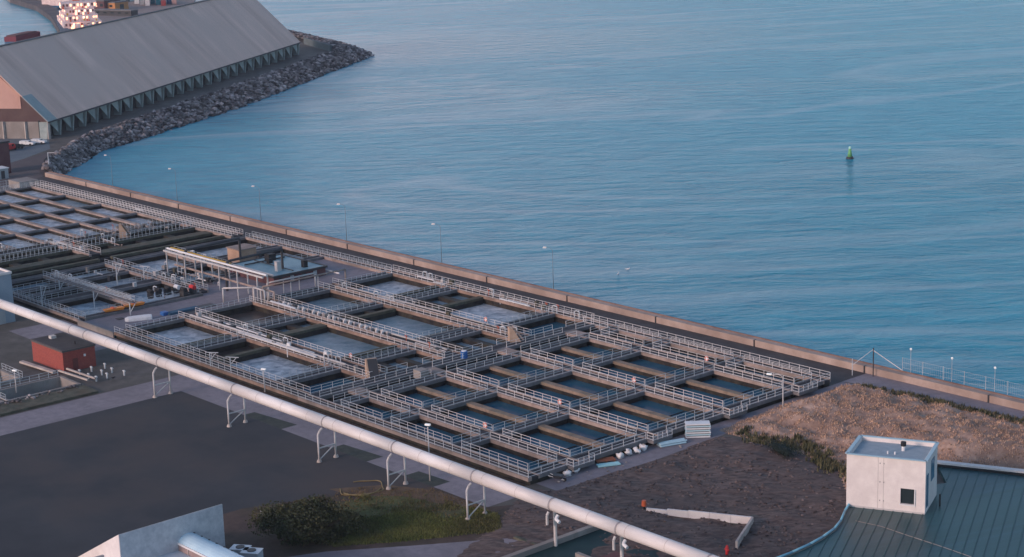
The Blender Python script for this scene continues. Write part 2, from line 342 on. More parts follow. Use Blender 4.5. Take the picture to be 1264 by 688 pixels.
# dirt field, bounded by the curved parapet on the right
dirt = [(-161.5, 141), (-158.8, 143.2), (-158.0, 160), (-158.6, 172.5), (-152.5, 174.4), (-146, 174.0), (-139.3, 173.0), (-131.5, 166), (-130.1, 163.6), (-127.9, 160.8), (-125.4, 155.9), (-123.9, 149.7), (-123.9, 143), (-123.9, 60), (-139, 60), (-141, 120), (-146.8, 131.8), (-147, 141)]
def undulating(name, poly, z0, amp, m, cell=1.0, edge=2.0, hfun=None, nscale=0.35):
    """gridded patch clipped to polygon, rising from z0 at its rim"""
    xs = [p[0] for p in poly]; ys = [p[1] for p in poly]
    def inside(x, y):
        c = False; n = len(poly)
        for i in range(n):
            x1, y1 = poly[i]; x2, y2 = poly[(i+1) % n]
            if (y1 > y) != (y2 > y) and x < (x2-x1)*(y-y1)/(y2-y1)+x1: c = not c
        return c
    def dist(x, y):
        d = 1e9; n = len(poly)
        for i in range(n):
            a = Vector(poly[i]); b = Vector(poly[(i+1) % n]); ab = b - a; t = max(0, min(1, (Vector((x,y))-a).dot(ab)/ab.length_squared))
            d = min(d, (Vector((x,y)) - a - ab*t).length)
        return d
    def H(x, y):
        if not inside(x, y): return z0 - 0.05
        d = dist(x, y); k = min(1, d/edge); k = k*k*(3-2*k)
        h = hfun(x, y) if hfun else 0
        return z0 + k*(h + amp*(0.5+noise.fractal(Vector((x*nscale, y*nscale, 0)), 0.8, 2.2, 4)))
    x0, x1, y0, y1 = min(xs)-cell, max(xs)+cell, min(ys)-cell, max(ys)+cell
    nx = int((x1-x0)/cell)+1; ny = int((y1-y0)/cell)+1; idx = {}; s = MB()
    ins = {}
    for i in range(nx+1):
        for j in range(ny+1):
            ins[i,j] = inside(x0+i*cell, y0+j*cell)
    for i in range(nx):
        for j in range(ny):
            q = [(i,j),(i+1,j),(i+1,j+1),(i,j+1)]
            if not any(ins[k] for k in q): continue
            f = []
            for k in q:
                if k not in idx:
                    idx[k] = len(s.v); x = x0+k[0]*cell; y = y0+k[1]*cell; s.v.append((x, y, H(x,y)))
                f.append(idx[k])
            s.f.append(tuple(f))
    o = s.build(name, m, smooth=True); return o, inside, H
o, dirt_in, dirtH = undulating('dirt_field', [p for p in dirt if p[1] > 100] + [(-123.9, 100), (-140.6, 100)], 0.03, 0.35, M['dirt'], 0.8, 2.5)
structure(o)
random.seed(91); s = MB(); k = 0
while k < 1500:
    x = random.uniform(-160,-124); y = random.uniform(133,175)
    if not dirt_in(x, y) or noise.noise(Vector((x*.25,y*.25,9))) < -.15 + random.uniform(-.2,.2): continue
    s.blob((x,y,dirtH(x,y)+.02), random.uniform(.05,.2), k, 1, .5, (1.2,1.2,.7)); k += 1
tag(s.build('clods', mat('soil_clods', (0.06,0.045,0.045), (0.16,0.12,0.11), .5, island=.5)), 'loose clods and stones strewn over the dirt field', 'clods', kind='stuff')
mound = [(-160.3, 173.8), (-161.6, 188), (-160.6, 196), (-161.5, 202.5), (-157.6, 204.4), (-150, 205.4), (-130, 205.8), (-95, 205.8), (-95, 190), (-121.8, 188.3), (-131.8, 184.4), (-127.5, 172), (-132.2, 166.8), (-139.5, 173.6), (-146, 174.6), (-152.6, 175.0)]
def mh(x, y): return 1.3*math.exp(-((y-192)/9.0)**2)
o, mound_in, moundH = undulating('dry_mound', mound, 0.02, 0.7, M['mound'], 0.7, 4.0, mh)
structure(o)

def tufts(name, inside, H, bbox, n, m, h=(0.2, 0.55), w=0.1, spread=0.35, blades=4, dens=None):
    s = MB(); k = 0; tries = 0
    while k < n and tries < n*20:
        tries += 1
        x = random.uniform(bbox[0], bbox[1]); y = random.uniform(bbox[2], bbox[3])
        if not inside(x, y): continue
        if dens and random.random() > dens(x, y): continue
        k += 1; z = H(x, y); 
        for b in range(blades):
            a = random.uniform(0, 6.283); r = random.uniform(0, spread); hh = random.uniform(*h)
            bx, by = x + r*math.cos(a), y + r*math.sin(a); dx, dy = math.cos(a+1.5)*w, math.sin(a+1.5)*w
            lx, ly = random.uniform(-.25,.25)*hh, random.uniform(-.25,.25)*hh
            s.poly([(bx-dx, by-dy, z-.03), (bx+dx, by+dy, z-.03), (bx+lx, by+ly, z+hh)])
    return s.build(name, m)
def clump(x, y): return max(0.12, min(1, 1.2*(noise.fractal(Vector((x*.6, y*.6, 3)),.8,2.,3)+.45)))
tag(tufts('dry_grass', mound_in, moundH, (-163, -95, 166, 206), 16000, M['dry_grass'], (0.06,0.28), 0.06, 0.35, 3, clump), 'reddish brown dry grass over the mound by the sea wall', 'dry grass', kind='stuff')
# green scrub strip at the foot of the mound
def strip(x, y): 
    c = 175.4 + 1.0*math.sin(x*.5) - max(0, (x+143))*0.55
    return (.35+.65*(noise.noise(Vector((x*.5,y*.5,7))) > 0)) * math.exp(-((y-c)/1.2)**2) * (1 if x > -156 else .3)
tag(tufts('scrub', lambda x, y: mound_in(x, y) or dirt_in(x, y), lambda x, y: max(moundH(x,y), dirtH(x,y)), (-158, -130, 167, 181), 560, M['scrub'], (0.2,0.75), 0.13, 0.5, 6, strip),
    'low green scrub along the foot of the dry mound', 'scrub', kind='stuff')
# dark sheds of weeds on mound crest
tag(tufts('weeds', mound_in, moundH, (-160, -100, 202, 206), 900, M['scrub'], (0.2,0.7), 0.12, 0.4, 4, lambda x, y: 1), 'dark weeds along the path beside the sea wall', 'weeds', kind='stuff')

# ------------------------------------------------------------------ tank blocks
def railing(parent, p, q, m=None, h=0.95, gap=1.9, w=0.055, bars=(0.12, 0.56, 1.0)):
    """posts and three bars from p to q (deck level points)"""
    p = Vector(p); q = Vector(q); s = MB(); L_ = (q-p).length; n = max(1, round(L_/gap))
    for i in range(n+1):
        c = p.lerp(q, i/n); s.box(c.x-w/2, c.x+w/2, c.y-w/2, c.y+w/2, c.z, c.z+h)
    for b in bars: s.bar(p + Vector((0,0,b*h)), q + Vector((0,0,b*h)), w*0.8)
    return s.build('railing', m or M['rail'], parent)
DZ = 1.0
def slab(parent, x0, x1, y0, y1, m, name='walkway', th=0.5, dz=DZ, inset=0.35, depth=-2.6, wall=True):
    along = x1-x0 > y1-y0; wdt = (y1-y0) if along else (x1-x0)
    if name == 'walkway' and wdt > 1.3:
        e = 0.62 if wdt > 1.9 else 0.4; f = 0.3
        a = MB()
        if along: a.box(x0, x1, y0, y0+e, dz-th, dz).box(x0, x1, y1-f, y1, dz-th, dz)
        else: a.box(x1-e, x1, y0, y1, dz-th, dz).box(x0, x0+f, y0, y1, dz-th, dz)
        o = a.build(name, m, parent)
        g = MB()
        if along: g.box(x0, x1, y0+e, y1-f, dz-th, dz-.12)
        else: g.box(x0+f, x1-e, y0, y1, dz-th, dz-.12)
        g.build('grating', M['grating'], parent)
    else: MB().box(x0, x1, y0, y1, dz-th, dz).build(name, m, parent)
    if wall:
        MB().box(x0+(0 if along else inset), x1-(0 if along else inset), y0+(inset if along else 0), y1-(inset if along else 0), depth, dz-th).build('wall', M['wet_shaded'], parent)
def opening_rails(parent, x0, x1, y0, y1, sides='NSEW', m=None, gap=1.9, o=0.12):
    if 'S' in sides: railing(parent, (x0, y0-o, DZ), (x1, y0-o, DZ), m, gap=gap)
    if 'N' in sides: railing(parent, (x0, y1+o, DZ), (x1, y1+o, DZ), m, gap=gap)
    if 'W' in sides: railing(parent, (x0-o, y0, DZ), (x0-o, y1, DZ), M['rail_dull'], gap=gap)
    if 'E' in sides: railing(parent, (x1+o, y0, DZ), (x1+o, y1, DZ), M['rail_dull'], gap=gap)
def wat(x0, x1, y0, y1, m, z=-0.3):
    s = MB(); s.poly([(x0, y0, z), (x1, y0, z), (x1, y1, z), (x0, y1, z)]); return structure(s.build('water', m))

# ---- right block
TR = thing('clarifier_tanks', (-185, 170, 0), 'grid of dark teal clarifier tanks with white handrails, nearest the dirt field', 'water tanks')
TRI = bpy.data.objects.new('tmp', None)
def local(parent):            # children are authored in world space
    parent_inv = Matrix.Translation(-parent.location)
    return parent_inv
_ob = MB.build
def wbuild(self, name, m, parent=None, smooth=False, origin=None):
    o = _ob(self, name, m, parent, smooth, origin)
    if parent is not None and parent.get('_w'): o.matrix_parent_inverse = Matrix.Translation(-Vector(parent['_w']))
    return o
MB.build = wbuild
def worldspace(t): t['_w'] = tuple(t.location); return t
worldspace(TR)
slab(TR, -213.2, -207.4, 199.1, 200.95, M['deck']); railing(TR, (-213.2,200.85,DZ), (-207.4,200.85,DZ)); railing(TR, (-213.2,199.0,DZ), (-207.4,199.0,DZ))
rows = [(143.8,148.6),(151.0,163.0),(165.3,177.9),(180.2,192.5),(195.3,199.1)]
cols = [(-205.0,-195.5),(-193.3,-180.2),(-178.0,-164.9)]
wx0 = -207.4
# A-direction walkways
ays = [(141.8,143.8),(148.6,151.0),(163.0,165.3),(177.9,180.2),(192.5,195.3),(199.1,200.95)]
for i, (y0, y1) in enumerate(ays):
    slab(TR, wx0 if i else -213.2, -162.7, y0, y1, M['deck'])
for ri, (y0, y1) in enumerate(rows):
    for x0, x1 in ((wx0,-205.0),(-195.5,-193.3),(-180.2,-178.0),(-164.9,-162.7)):
        slab(TR, x0, x1, y0, y1, M['deck_grey'])
    for ci, (x0, x1) in enumerate(cols):
        wat(x0-.5, x1+.5, y0-.5, y1+.5, M['dark_water'] if ri < 4 else M['dark_water'])
        opening_rails(TR, x0, x1, y0, y1)
        if 0 < ri < 4:
            ym = y0 + 6.1
            MB().box(x0-.2, x1+.2, ym+.1, ym+1.15, 0.35, 0.8).build('beam', M['beam'], TR)
            MB().box(x0, x1, ym+.35, ym+.95, -2.5, 0.35).build('wall', M['wet_shaded'], TR)
            xm = (x0+x1)/2 + 1.2
            MB().box(xm, xm+.12, y0, ym, -0.32, -0.2).box(xm, xm+.12, ym+1.3, y1, -0.32, -0.2).build('scum_pipe', M['black'], TR)
# end platforms with steps
for y0, y1 in ays[1:5]:
    MB().box(-162.7, -161.5, y0-.1, y1+1.2, 0.55, 0.98).build('end_platform', M['deck_grey'], TR)
    railing(TR, (-161.55, y0-.1, DZ), (-161.55, y1+1.2, DZ), gap=1.0); railing(TR, (-162.7, y0-.05, DZ), (-161.55, y0-.05, DZ), gap=1.1)
railing(TR, (-162.75, 141.9, DZ), (-162.75, 148.4, DZ)); railing(TR, (-213.2, 141.9, DZ), (-162.8, 141.9, DZ))
railing(TR, (wx0, 200.9, DZ), (-162.8, 200.9, DZ)); railing(TR, (-162.75, 196.5, DZ), (-162.75, 200.8, DZ))
for y0, y1 in rows[1:4]: railing(TR, (-162.8, y0+1.4, DZ), (-162.8, y1-.2, DZ))
# transition walk between the blocks
slab(TR, -213.2, -210.6, 141.8+2, 199.1, M['deck_grey'])
for y0, y1 in ((144, 162), (165, 177), (180, 192), (195, 199)):
    railing(TR, (-213.1, y0, DZ), (-213.1, y1, DZ)); railing(TR, (-210.7, y0, DZ), (-210.7, y1, DZ))
    railing(TR, (-207.3, y0, DZ), (-207.3, y1, DZ))
wat(-210.7, -207.0, 143.6, 200, M['sludge'])
for y in (150.0, 164.2, 179, 193.6):
    MB().box(-210.6, -207.4, y-1.1, y+1.1, .5, .995).build('bridge', M['deck'], TR)
MB().box(-209.6, -207.9, 160.4, 162.0, .55, 1.9).build('control_box', M['concrete'], TR)

# ---- middle block
TM = worldspace(thing('aeration_tanks', (-245, 170, 0), 'middle block of brown concrete aeration tanks with foamy grey water and pipe runs', 'water tanks'))
def mrow(y0, y1, parts, north, south, railm=None):
    """parts: list of (x0, x1, kind) kinds: p pale, d dark, s sludge water openings; b beam; w walkway; n narrow water with posts"""
    for x0, x1, k in parts:
        if k in 'pdsm':
            wat(x0-.4, x1+.4, y0-.4, y1+.4, {'p': M['pale_water'], 'd': M['dark_water'], 's': M['sludge'], 'm': M['mid_water']}[k], -0.5)
        elif k == 'n':
            wat(x0-.4, x1+.4, y0-.4, y1+.4, M['mid_water'], -0.2)
            for t in (0.25, 0.62):
                yy = y0 + (y1-y0)*t; MB().box(x0, x1, yy, yy+1.2, -1, .55).build('cross_wall', M['wet_shaded'], TM)
        elif k == 'b':
            slab(TM, x0, x1, y0, y1, M['mossy'], 'beam', th=.45, dz=.8, inset=.1)
        elif k == 'w':
            slab(TM, x0, x1, y0, y1, M['deck_grey'])
            railing(TM, (x0+.1, y0+.2, DZ), (x0+.1, y1-.2, DZ), M['rail_dull'], gap=1.3); railing(TM, (x1-.1, y0+.2, DZ), (x1-.1, y1-.2, DZ), M['rail_dull'], gap=1.3)
XM0, XM1 = -268.0, -213.2
mA = [(-279.0 if False else -267.0, XM1, 141.8, 144.2), (XM0, XM1, 154.8, 158.4), (XM0, XM1, 169.3, 173.2), (XM0, XM1, 184.0, 187.6), (XM0, XM1, 199.5, 201.6)]
for i, (x0, x1, y0, y1) in enumerate(mA):
    slab(TM, x0, x1, y0, y1, M['deck_brown'])
    railing(TM, (x0, y0+.12, DZ), (x1, y0+.12, DZ), gap=1.8); railing(TM, (x0, y1-.12, DZ), (x1, y1-.12, DZ), gap=1.8)
mrow(144.2, 154.8, [(-266.0,-252.2,'p'),(-252.2,-251.2,'b'),(-251.2,-249.0,'d'),(-249.0,-246.8,'w'),(-246.8,-240.9,'s'),(-240.9,-239.8,'b'),(-239.8,-222.8,'p'),(-222.8,-220.4,'w'),(-220.4,-213.2,'d')], 1, 1)
mrow(158.4, 169.3, [(-267,-252.8,'s'),(-252.8,-250.4,'w'),(-250.4,-246.2,'n'),(-246.2,-244.4,'b'),(-244.4,-226.4,'m'),(-226.4,-225.2,'b'),(-225.2,-222.2,'s'),(-222.2,-220.2,'w'),(-220.2,-213.2,'n')], 1, 1)
mrow(173.2, 184.0, [(-264,-250.6,'m'),(-250.6,-248.2,'w'),(-248.2,-245.6,'n'),(-245.6,-244.5,'b'),(-244.5,-226.6,'m'),(-226.6,-225.4,'b'),(-225.4,-221.6,'w'),(-221.6,-213.2,'n')], 1, 1)
mrow(187.6, 199.5, [(-265.6,-252.8,'p'),(-252.8,-251.8,'b'),(-251.8,-249.4,'d'),(-249.4,-246.6,'w'),(-246.6,-240.6,'n'),(-240.6,-239.4,'b'),(-239.4,-222.6,'p'),(-222.6,-220.6,'w'),(-220.6,-213.2,'d')], 1, 1)
for x0, x1, y0, y1 in ((-268,-266,144.2,154.8),(-268,-267,158.4,169.3),(-268,-264,173.2,184),(-268,-265.6,187.6,199.5)):
    slab(TM, x0, x1, y0, y1, M['deck_grey']); railing(TM, (x1-.1, y0+.1, DZ), (x1-.1, y1-.1, DZ), M['rail_dull'], gap=1.2)
# pipes laid on the walkways
for y, x0, x1, r, mm in ((156.1,-266,-221,.22,'steel'),(157.2,-266,-240,.14,'white'),(170.3,-264,-215,.2,'deck'),(172.2,-262,-216,.16,'steel'),(170.9,-263.5,-256,.3,'white'),(155.5,-250,-228,.2,'white'),(185.2,-264,-214,.18,'deck'),(186.6,-264,-218,.12,'steel')):
    MB().cyl((x0,y,1.3),(x1,y,1.3), r, n=8).build('pipe_run', M[mm], TM, smooth=True)
for k in range(22):
    x = -262 + k*1.5
    MB().cbox(x, 171.6, 1.25, .35, .5, .5).cyl((x,171.6,1.5),(x,171.6,1.85),.09,n=6).build('valve', M['rail'] if k % 3 else M['band'], TM)

random.seed(77)
def clutter(parent, spots, n):
    for k in range(n):
        x0_, x1_, y_ = random.choice(spots); x = random.uniform(x0_, x1_); y = y_ + random.uniform(-.8,.8); t_ = random.random()
        s = MB()
        if t_ < .3:
            L_ = random.uniform(2,8); s.cyl((x,y,1.15),(min(x+L_,x1_),y,1.15),random.uniform(.07,.16),n=6); s.cyl((x,y,1.15),(x,y,.2),.1,n=6); nm, mm = 'pipe_run', random.choice((M['rail'],M['dark_steel'],M['deck'],M['rail_dull']))
        elif t_ < .55: s.cbox(x,y,1.0+.35,random.uniform(.4,1.0),random.uniform(.4,.8),random.uniform(.5,1.1)); nm, mm = 'control_box', random.choice((M['concrete'],M['dark_steel'],M['steel'],M['mossy']))
        elif t_ < .8: s.cyl((x,y,1.0),(x,y,1.9),.06,n=6); s.cyl((x,y-.02,1.9),(x,y+.02,1.95),.3,n=10); nm, mm = 'handwheel', random.choice((M['steel'],M['dark_steel'],M['orange_red']))
        else: s.tube([(x,y,1),(x,y,2.0),(x+.4,y,2.2),(x+1.2,y,2.2),(x+1.2,y,.6)],.1,6); nm, mm = 'pipe_arch', M['rail_dull']
        s.build(nm, mm, parent)
clutter(TM, [(-266,-215,156.4),(-264,-215,171.2),(-264,-215,185.8),(-264,-215,200.5)], 75)
# ---- left part of the middle block
TN = worldspace(thing('inlet_tanks', (-295, 165, 0), 'crowded inlet tanks with pale water behind the long white pipe, left of the gantry', 'water tanks'))
for x0, x1, y0, y1 in ((-317.0,-315.5,141.8,200.9),(-315.5,-281,153.6,155.6),(-315.5,-281,166.8,169.0),(-315.5,-287.5,180.4,182.6),(-315.5,-268,199.4,201.2),(-315.5,-279.4,141.8,143.3)):
    slab(TN, x0, x1, y0, y1, M['deck'] if y1-y0 < 5 else M['deck_grey'])
    if x1-x0 > y1-y0: railing(TN, (x0, y0+.1, DZ), (x1, y0+.1, DZ), M['rail_dull'], gap=1.5); railing(TN, (x0, y1-.1, DZ), (x1, y1-.1, DZ), M['rail_dull'], gap=1.5)
for x0, x1, y0, y1, k in ((-315.5,-308,143.3,153.6,'m'),(-306.5,-303,143.3,153.6,'s'),(-302,-297,143.3,153.6,'m'),(-294,-281,143.3,153.6,'p'),
                       (-315.5,-308,155.6,166.8,'p'),(-306,-297,155.6,166.8,'p'),(-294,-281,155.6,166.8,'p'),
                       (-315.5,-302,169.0,180.4,'p'),(-300,-289.5,169.0,180.4,'m'),
                       (-315.5,-304,182.6,199.4,'p'),(-302,-288,182.6,199.4,'p')):
    wat(x0-.3, x1+.3, y0-.3, y1+.3, {'p': M['pale_water'], 's': M['sludge'], 'm': M['mid_water']}[k], -0.4)
for x0, x1, y0, y1 in ((-308,-306.5,143.3,153.6),(-303,-302,143.3,153.6),(-297,-294,143.3,153.6),(-281,-279.4,143.3,166.8),(-308,-306,155.6,166.8),(-297,-294,155.6,166.8),(-302,-300,169,180.4),(-289.5,-287.5,169,199.4),(-304,-302,182.6,199.4)):
    slab(TN, x0, x1, y0, y1, M['deck_grey']); railing(TN, (x0+.1,y0,DZ),(x0+.1,y1,DZ), M['rail_dull'], gap=1.3)
clutter(TN, [(-315,-282,154.6),(-315,-282,168),(-314,-289,181.5),(-308,-284,173),(-314,-290,190),(-312,-284,161),(-287,-270,192)], 80)
# service yard floor between the tanks and gantry
s = MB(); s.poly([(-279.4,141.7,0.5),(-268,141.7,0.5),(-268,201,0.5),(-287.5,201,0.5),(-287.5,166.8,0.5),(-279.4,166.8,0.5)]); structure(s.build('yard', M['path']))
MB().box(-279.4,-267,141.6,141.9,-.2,1.0).build('kerb_wall', M['concrete'], TN)
for (x, y, w, d) in ((-272.5,163,2.2,3.4),(-270.5,158.6,1.8,3.0),(-276,148,1.2,1.2)):
    MB().box(x-w/2,x+w/2,y-d/2,y+d/2,.502,.58).build('hatch', M['dark_steel'], TN)

# ---- far left block
TL = worldspace(thing('far_settling_tanks', (-370, 170, 0), 'far left grid of pale settling tanks with thin bare concrete walls', 'water tanks'))
ly = [141.8+1.6] + [y for y in (153.6,161.0,168.4,176.0,183.5,191.0,197.8)]
for i, y in enumerate((146.3,153.6,161.0,168.4,176.0,183.5,191.0)):
    slab(TL, -409, -342.6, y, y+1.1, M['deck'], 'divider', inset=.2, th=.35, dz=.95)
slab(TL, -409, -318.5, 197.8, 200.9, M['deck']); slab(TL, -409, -318.5, 141.8, 143.4, M['deck'])
railing(TL, (-409,200.8,DZ), (-318.5,200.8,DZ), gap=1.4); railing(TL, (-409,198,DZ), (-318.5,198,DZ), gap=1.4); railing(TL, (-409,199.4,DZ), (-318.5,199.4,DZ), gap=1.4)
for x in (-409.0,-391.5,-374.2,-358.0):
    w = 1.0
    ys = [143.4,146.3,153.6,161.0,168.4,176.0,183.5,191.0,197.8]
    for a, b in zip(ys, ys[1:]):
        a2 = a + (1.1 if a > 144 else 0)
        slab(TL, x, x+w, a2, b, M['deck_grey'] if x > -409 else M['deck_grey'], 'divider', inset=.2, th=.4, dz=.95)
        if x > -409: 
            wat(x-16.4, x+.2, a2-.2, b+.2, M['pale_water'] if (int(a)+int(x)) % 3 else M['mid_water'], -0.1)
        if x == -358.0: wat(x+w-.2, -342.4, a2-.2, b+.2, M['pale_water'], -0.1)
railing(TL, (-408.9,143.4,DZ), (-408.9,200.8,DZ), gap=1.4); railing(TL, (-407.7,143.4,DZ), (-407.7,197.8,DZ), gap=1.4)
for x0, x1, kind in ((-342.6,-338.8,'w'),(-338.8,-334.6,'n'),(-334.6,-332.6,'w'),(-332.6,-328.6,'n'),(-328.6,-325.6,'b'),(-325.6,-322.0,'d'),(-322.0,-321.0,'b'),(-321.0,-317.0,'p')):
    for (a, b) in ((143.4,168.8),(171.6,197.8)):
        if kind == 'w':
            slab(TL, x0, x1, a, b, M['mossy'])
            for xx in (x0+.2, x1-.2): railing(TL, (xx, a, DZ), (xx, b, DZ), M['rail_dull'], gap=.9, bars=(0.1,1.0), h=1.25)
        elif kind == 'n':
            wat(x0-.4, x1+.4, a, b, M['mid_water'], -0.2)
            for t in (.2,.45,.7): yy = a+(b-a)*t; MB().box(x0, x1, yy, yy+1.5, -1, .5).build('cross_wall', M['wet_shaded'], TL)
        elif kind == 'b': slab(TL, x0, x1, a, b, M['mossy'], 'beam', dz=.8)
        elif kind == 'p': wat(x0-.2, x1+.2, a-.2, b+.2, M['pale_water'], -0.1)
        else: wat(x0-.2, x1+.2, a-.2, b+.2, M['sludge'], -1.2)
for x0, x1 in ((-342.6, -325.6),):
    slab(TL, x0, x1, 168.8, 171.6, M['deck']); railing(TL, (x0,168.9,DZ),(x1,168.9,DZ)); railing(TL, (x0,171.5,DZ),(x1,171.5,DZ))
wat(-325.8,-317.3,168,172,M['sludge'],-1.2)
for k in range(2):
    MB().cyl((-324.3+k*1.6,143.5,-.2+.2*k),(-324.3+k*1.6,197,-.2+.2*k),.28,n=8).build('pipe_run', M['black'], TL, smooth=True)
MB().box(-416.5,-410.5,196,201,0,1.9).build('inlet_chamber', M['concrete'], TL)

clutter(TL, [(-345,-326,170),(-345,-340,185),(-345,-328,178),(-409,-345,199),(-350,-343,160)], 45)
# ------------------------------------------------------------------ sea wall, lamps, fence
SW = worldspace(thing('sea_wall', (-260, 210, 0), 'long tan concrete sea wall between the tanks and the water', 'sea wall'))
xs = -423.5; k = 0
while xs < -70:
    xe = min(xs + 21.7, -70)
    MB().box(xs+.01, xe-.01, 209.25, 210.5, -0.2, 1.05).build('wall_section', M['seawall'], SW)
    MB().box(xs+.01, xe-.01, 210.5, 210.85, -4, 1.15).build('wall_cap', M['seawall_cap'], SW)
    MB().box(xs-.10, xs+.10, 209.12, 209.6, 0, 1.1).build('joint_post', M['dark_steel'], SW); xs = xe; k += 1
def make_lamp(h=8.6):
    t = thing('lamp_post', (0,0,0), 'x', 'lamp post', 'lamp posts standing along the sea wall')
    MB().cyl((0,0,0),(0,0,h),.08,.045,n=8).build('pole', M['pole'], t, smooth=True)
    MB().cyl((0,0,0),(0,0,.5),.2,.16,n=8).build('base', M['concrete'], t)
    MB().tube([(0,0,h),(-.35,-.15,h+.35),(-1.1,-.45,h+.45)],.03,6).build('arm', M['pole'], t)
    hd = MB().cbox(-1.35,-.55,h+.45,.6,.28,.16,R(22)).build('lamp_head', M['rail'], t)
    MB().cbox(-1.45,-.6,h+.34,.6,.26,.05,R(22)).build('lens', M['lamp'], hd)
    return t
M['pole'] = mat('blue_grey_pole', (0.16,0.24,0.29), rough=.5)
lamp0 = make_lamp()
spots = [(-391.9,'first lamp post on the sea wall from the rocks, farthest away'),(-362,'second lamp post on the sea wall counted from the rocks'),(-327.4,'third lamp post on the sea wall counted from the rocks'),
         (-296.1,'fourth lamp post on the sea wall counted from the rocks'),(-265.4,'fifth lamp post on the sea wall counted from the rocks'),(-233.8,'sixth lamp post on the sea wall, nearest of the row')]
for i, (x, lb) in enumerate(spots):
    o = lamp0 if i == 0 else copy_tree(lamp0)
    o.location = (x, 211.15, -0.5); o['label'] = 'thin grey ' + lb
def yard_lamp(p, h, label, arm=True, rz=0):
    t = thing('lamp_post', p, label, 'lamp post', rz=rz)
    MB().cyl((0,0,0),(0,0,h),.11,.07,n=8).build('pole', M['steel'], t, smooth=True)
    if arm:
        MB().tube([(0,0,h),(-.5,-.3,h+.3),(-1.4,-.8,h+.3)],.06,6).build('arm', M['steel'], t); x, y = -1.7, -.95
    else: x, y = 0, 0
    MB().cbox(x,y,h+.3,.7,.35,.2,R(25)).build('lamp_head', M['lamp'], t); return t
yard_lamp(at(966.5,508,0), 5.0, 'pale lamp post with a curved arm beside the right end of the clarifier tanks')
yard_lamp(at(531,594,0), 7.2, 'straight lamp post rising behind the white pipe beside the front walkway', False)
yard_lamp(at(20.5,485,0.1), 3.2, 'short lamp post between the pits at the far left', False)
yard_lamp(at(327,484,1), 3.2, 'short post with small lamp on the front walkway by the foamy tank', False)
for (px, py, lb) in ((355,441,'small floodlight post on the pipe walkway, farther of two'),(400.5,452,'small floodlight post on the pipe walkway, nearer of two'),(456,463,'twin headed floodlight post beside the concrete hopper')):
    t = thing('floodlight_post', at(px,py,1), lb, 'floodlight')
    MB().cyl((0,0,0),(0,0,2.0),.08,n=6).build('pole', M['rail'], t)
    MB().cbox(.2,.25,2.1,.55,.5,.45,.5).build('lamp_head', M['white'], t)
for (px, py, lb) in ((1043/1, 0, ''),)[:0]: pass
# lights on the railings (red and white lifebuoys on posts)
def lifebuoy(p, label):
    t = thing('lifebuoy', p, label, 'lifebuoy', 'lifebuoys hung on the tank handrails')
    s = MB(); n = 16
    pts = [Vector((.32*math.cos(a*2*math.pi/n), -.14, .95+.32*math.sin(a*2*math.pi/n))) for a in range(n+1)]
    s.tube(pts, .09, 6); s.build('ring', M['orange_pink'], t)
    s2 = MB()
    for a in (0, 4, 8, 12): s2.cyl(pts[a], pts[a+1], .10, n=6)
    s2.build('band', M['white'], t)
    MB().box(-.2,.2,-.1,-.02,.6,1.35).build('backboard', M['white'], t)
    return t
M['orange_pink'] = mat('lifebuoy_paint', (0.72, 0.22, 0.17), rough=0.5)
for px, py, lb in ((873,450,'lifebuoy on the clarifier walkway nearest the sea, right side'),(783.5,477,'lifebuoy on the second clarifier walkway from the sea, right of centre'),(692,504,'lifebuoy in the middle of the clarifier grid'),
                   (600,533,'lifebuoy on the clarifier walkway nearest the white pipe'),(434,446,'lifebuoy on the pipe walkway of the aeration tanks'),(600.5,401,'lifebuoy on the walkway between the aeration tanks and sea wall')):
    p = at(px, py, 1); lifebuoy((p.x, p.y, 1.0), 'red and white ' + lb)

# fence and gate frame by the sea
FE = worldspace(thing('mesh_fence', (-130, 211.2, 0), 'thin wire mesh fence on tall posts behind the right sea wall', 'fence'))
for k in range(15):
    x = -157.6 + 3.6*k
    MB().cyl((x,211.1,-1),(x,211.1,3.1),.035,n=6).build('post', M['rail_dull'], FE)
s = MB()
for z in (1.5,2.3,3.0): s.bar((-157.6,211.1,z),(-107.2,211.1,z),.018)
for k in range(150): x = -157.6 + k*.336; s.bar((x,211.1,1.3),(x,211.1,3.0),.01)
s.build('mesh', M['rail_dull'], FE)
GF = worldspace(thing('gate_frame', (-161.5, 208, 0), 'leaning steel gate frame at the bend of the sea wall', 'gate frame'))
MB().bar((-161.0,208.6,0),(-161.0,208.6,4.4),.12).build('post', M['dark_steel'], GF)
MB().bar((-161.0,208.6,4.0),(-157.4,211.1,1.0),.09).build('brace', M['rail'], GF)
MB().bar((-161.0,208.6,4.2),(-163.6,207.0,1.6),.06).build('brace', M['rail_dull'], GF)
MB().bar((-163.6,207.0,0),(-163.6,207.0,2.6),.08).build('post', M['rail_dull'], GF)
for i, (px, py) in enumerate(((1100,466),(1151,478),(1203,491))):
    p = at(px, py, 1.2)
    t = thing('fence_light', (p.x, 211.4, -.5), ('leftmost','middle','rightmost')[i] + ' small white light on a thin post behind the right sea wall', 'light', 'lights behind the right sea wall')
    MB().cyl((0,0,0),(0,0,4.9),.03,n=6).build('pole', M['rail_dull'], t)
    MB().blob((0,0,5.0),.2,sub=1,amp=0).build('globe', M['lamp'], t)
wb = at(1075,473,0); 

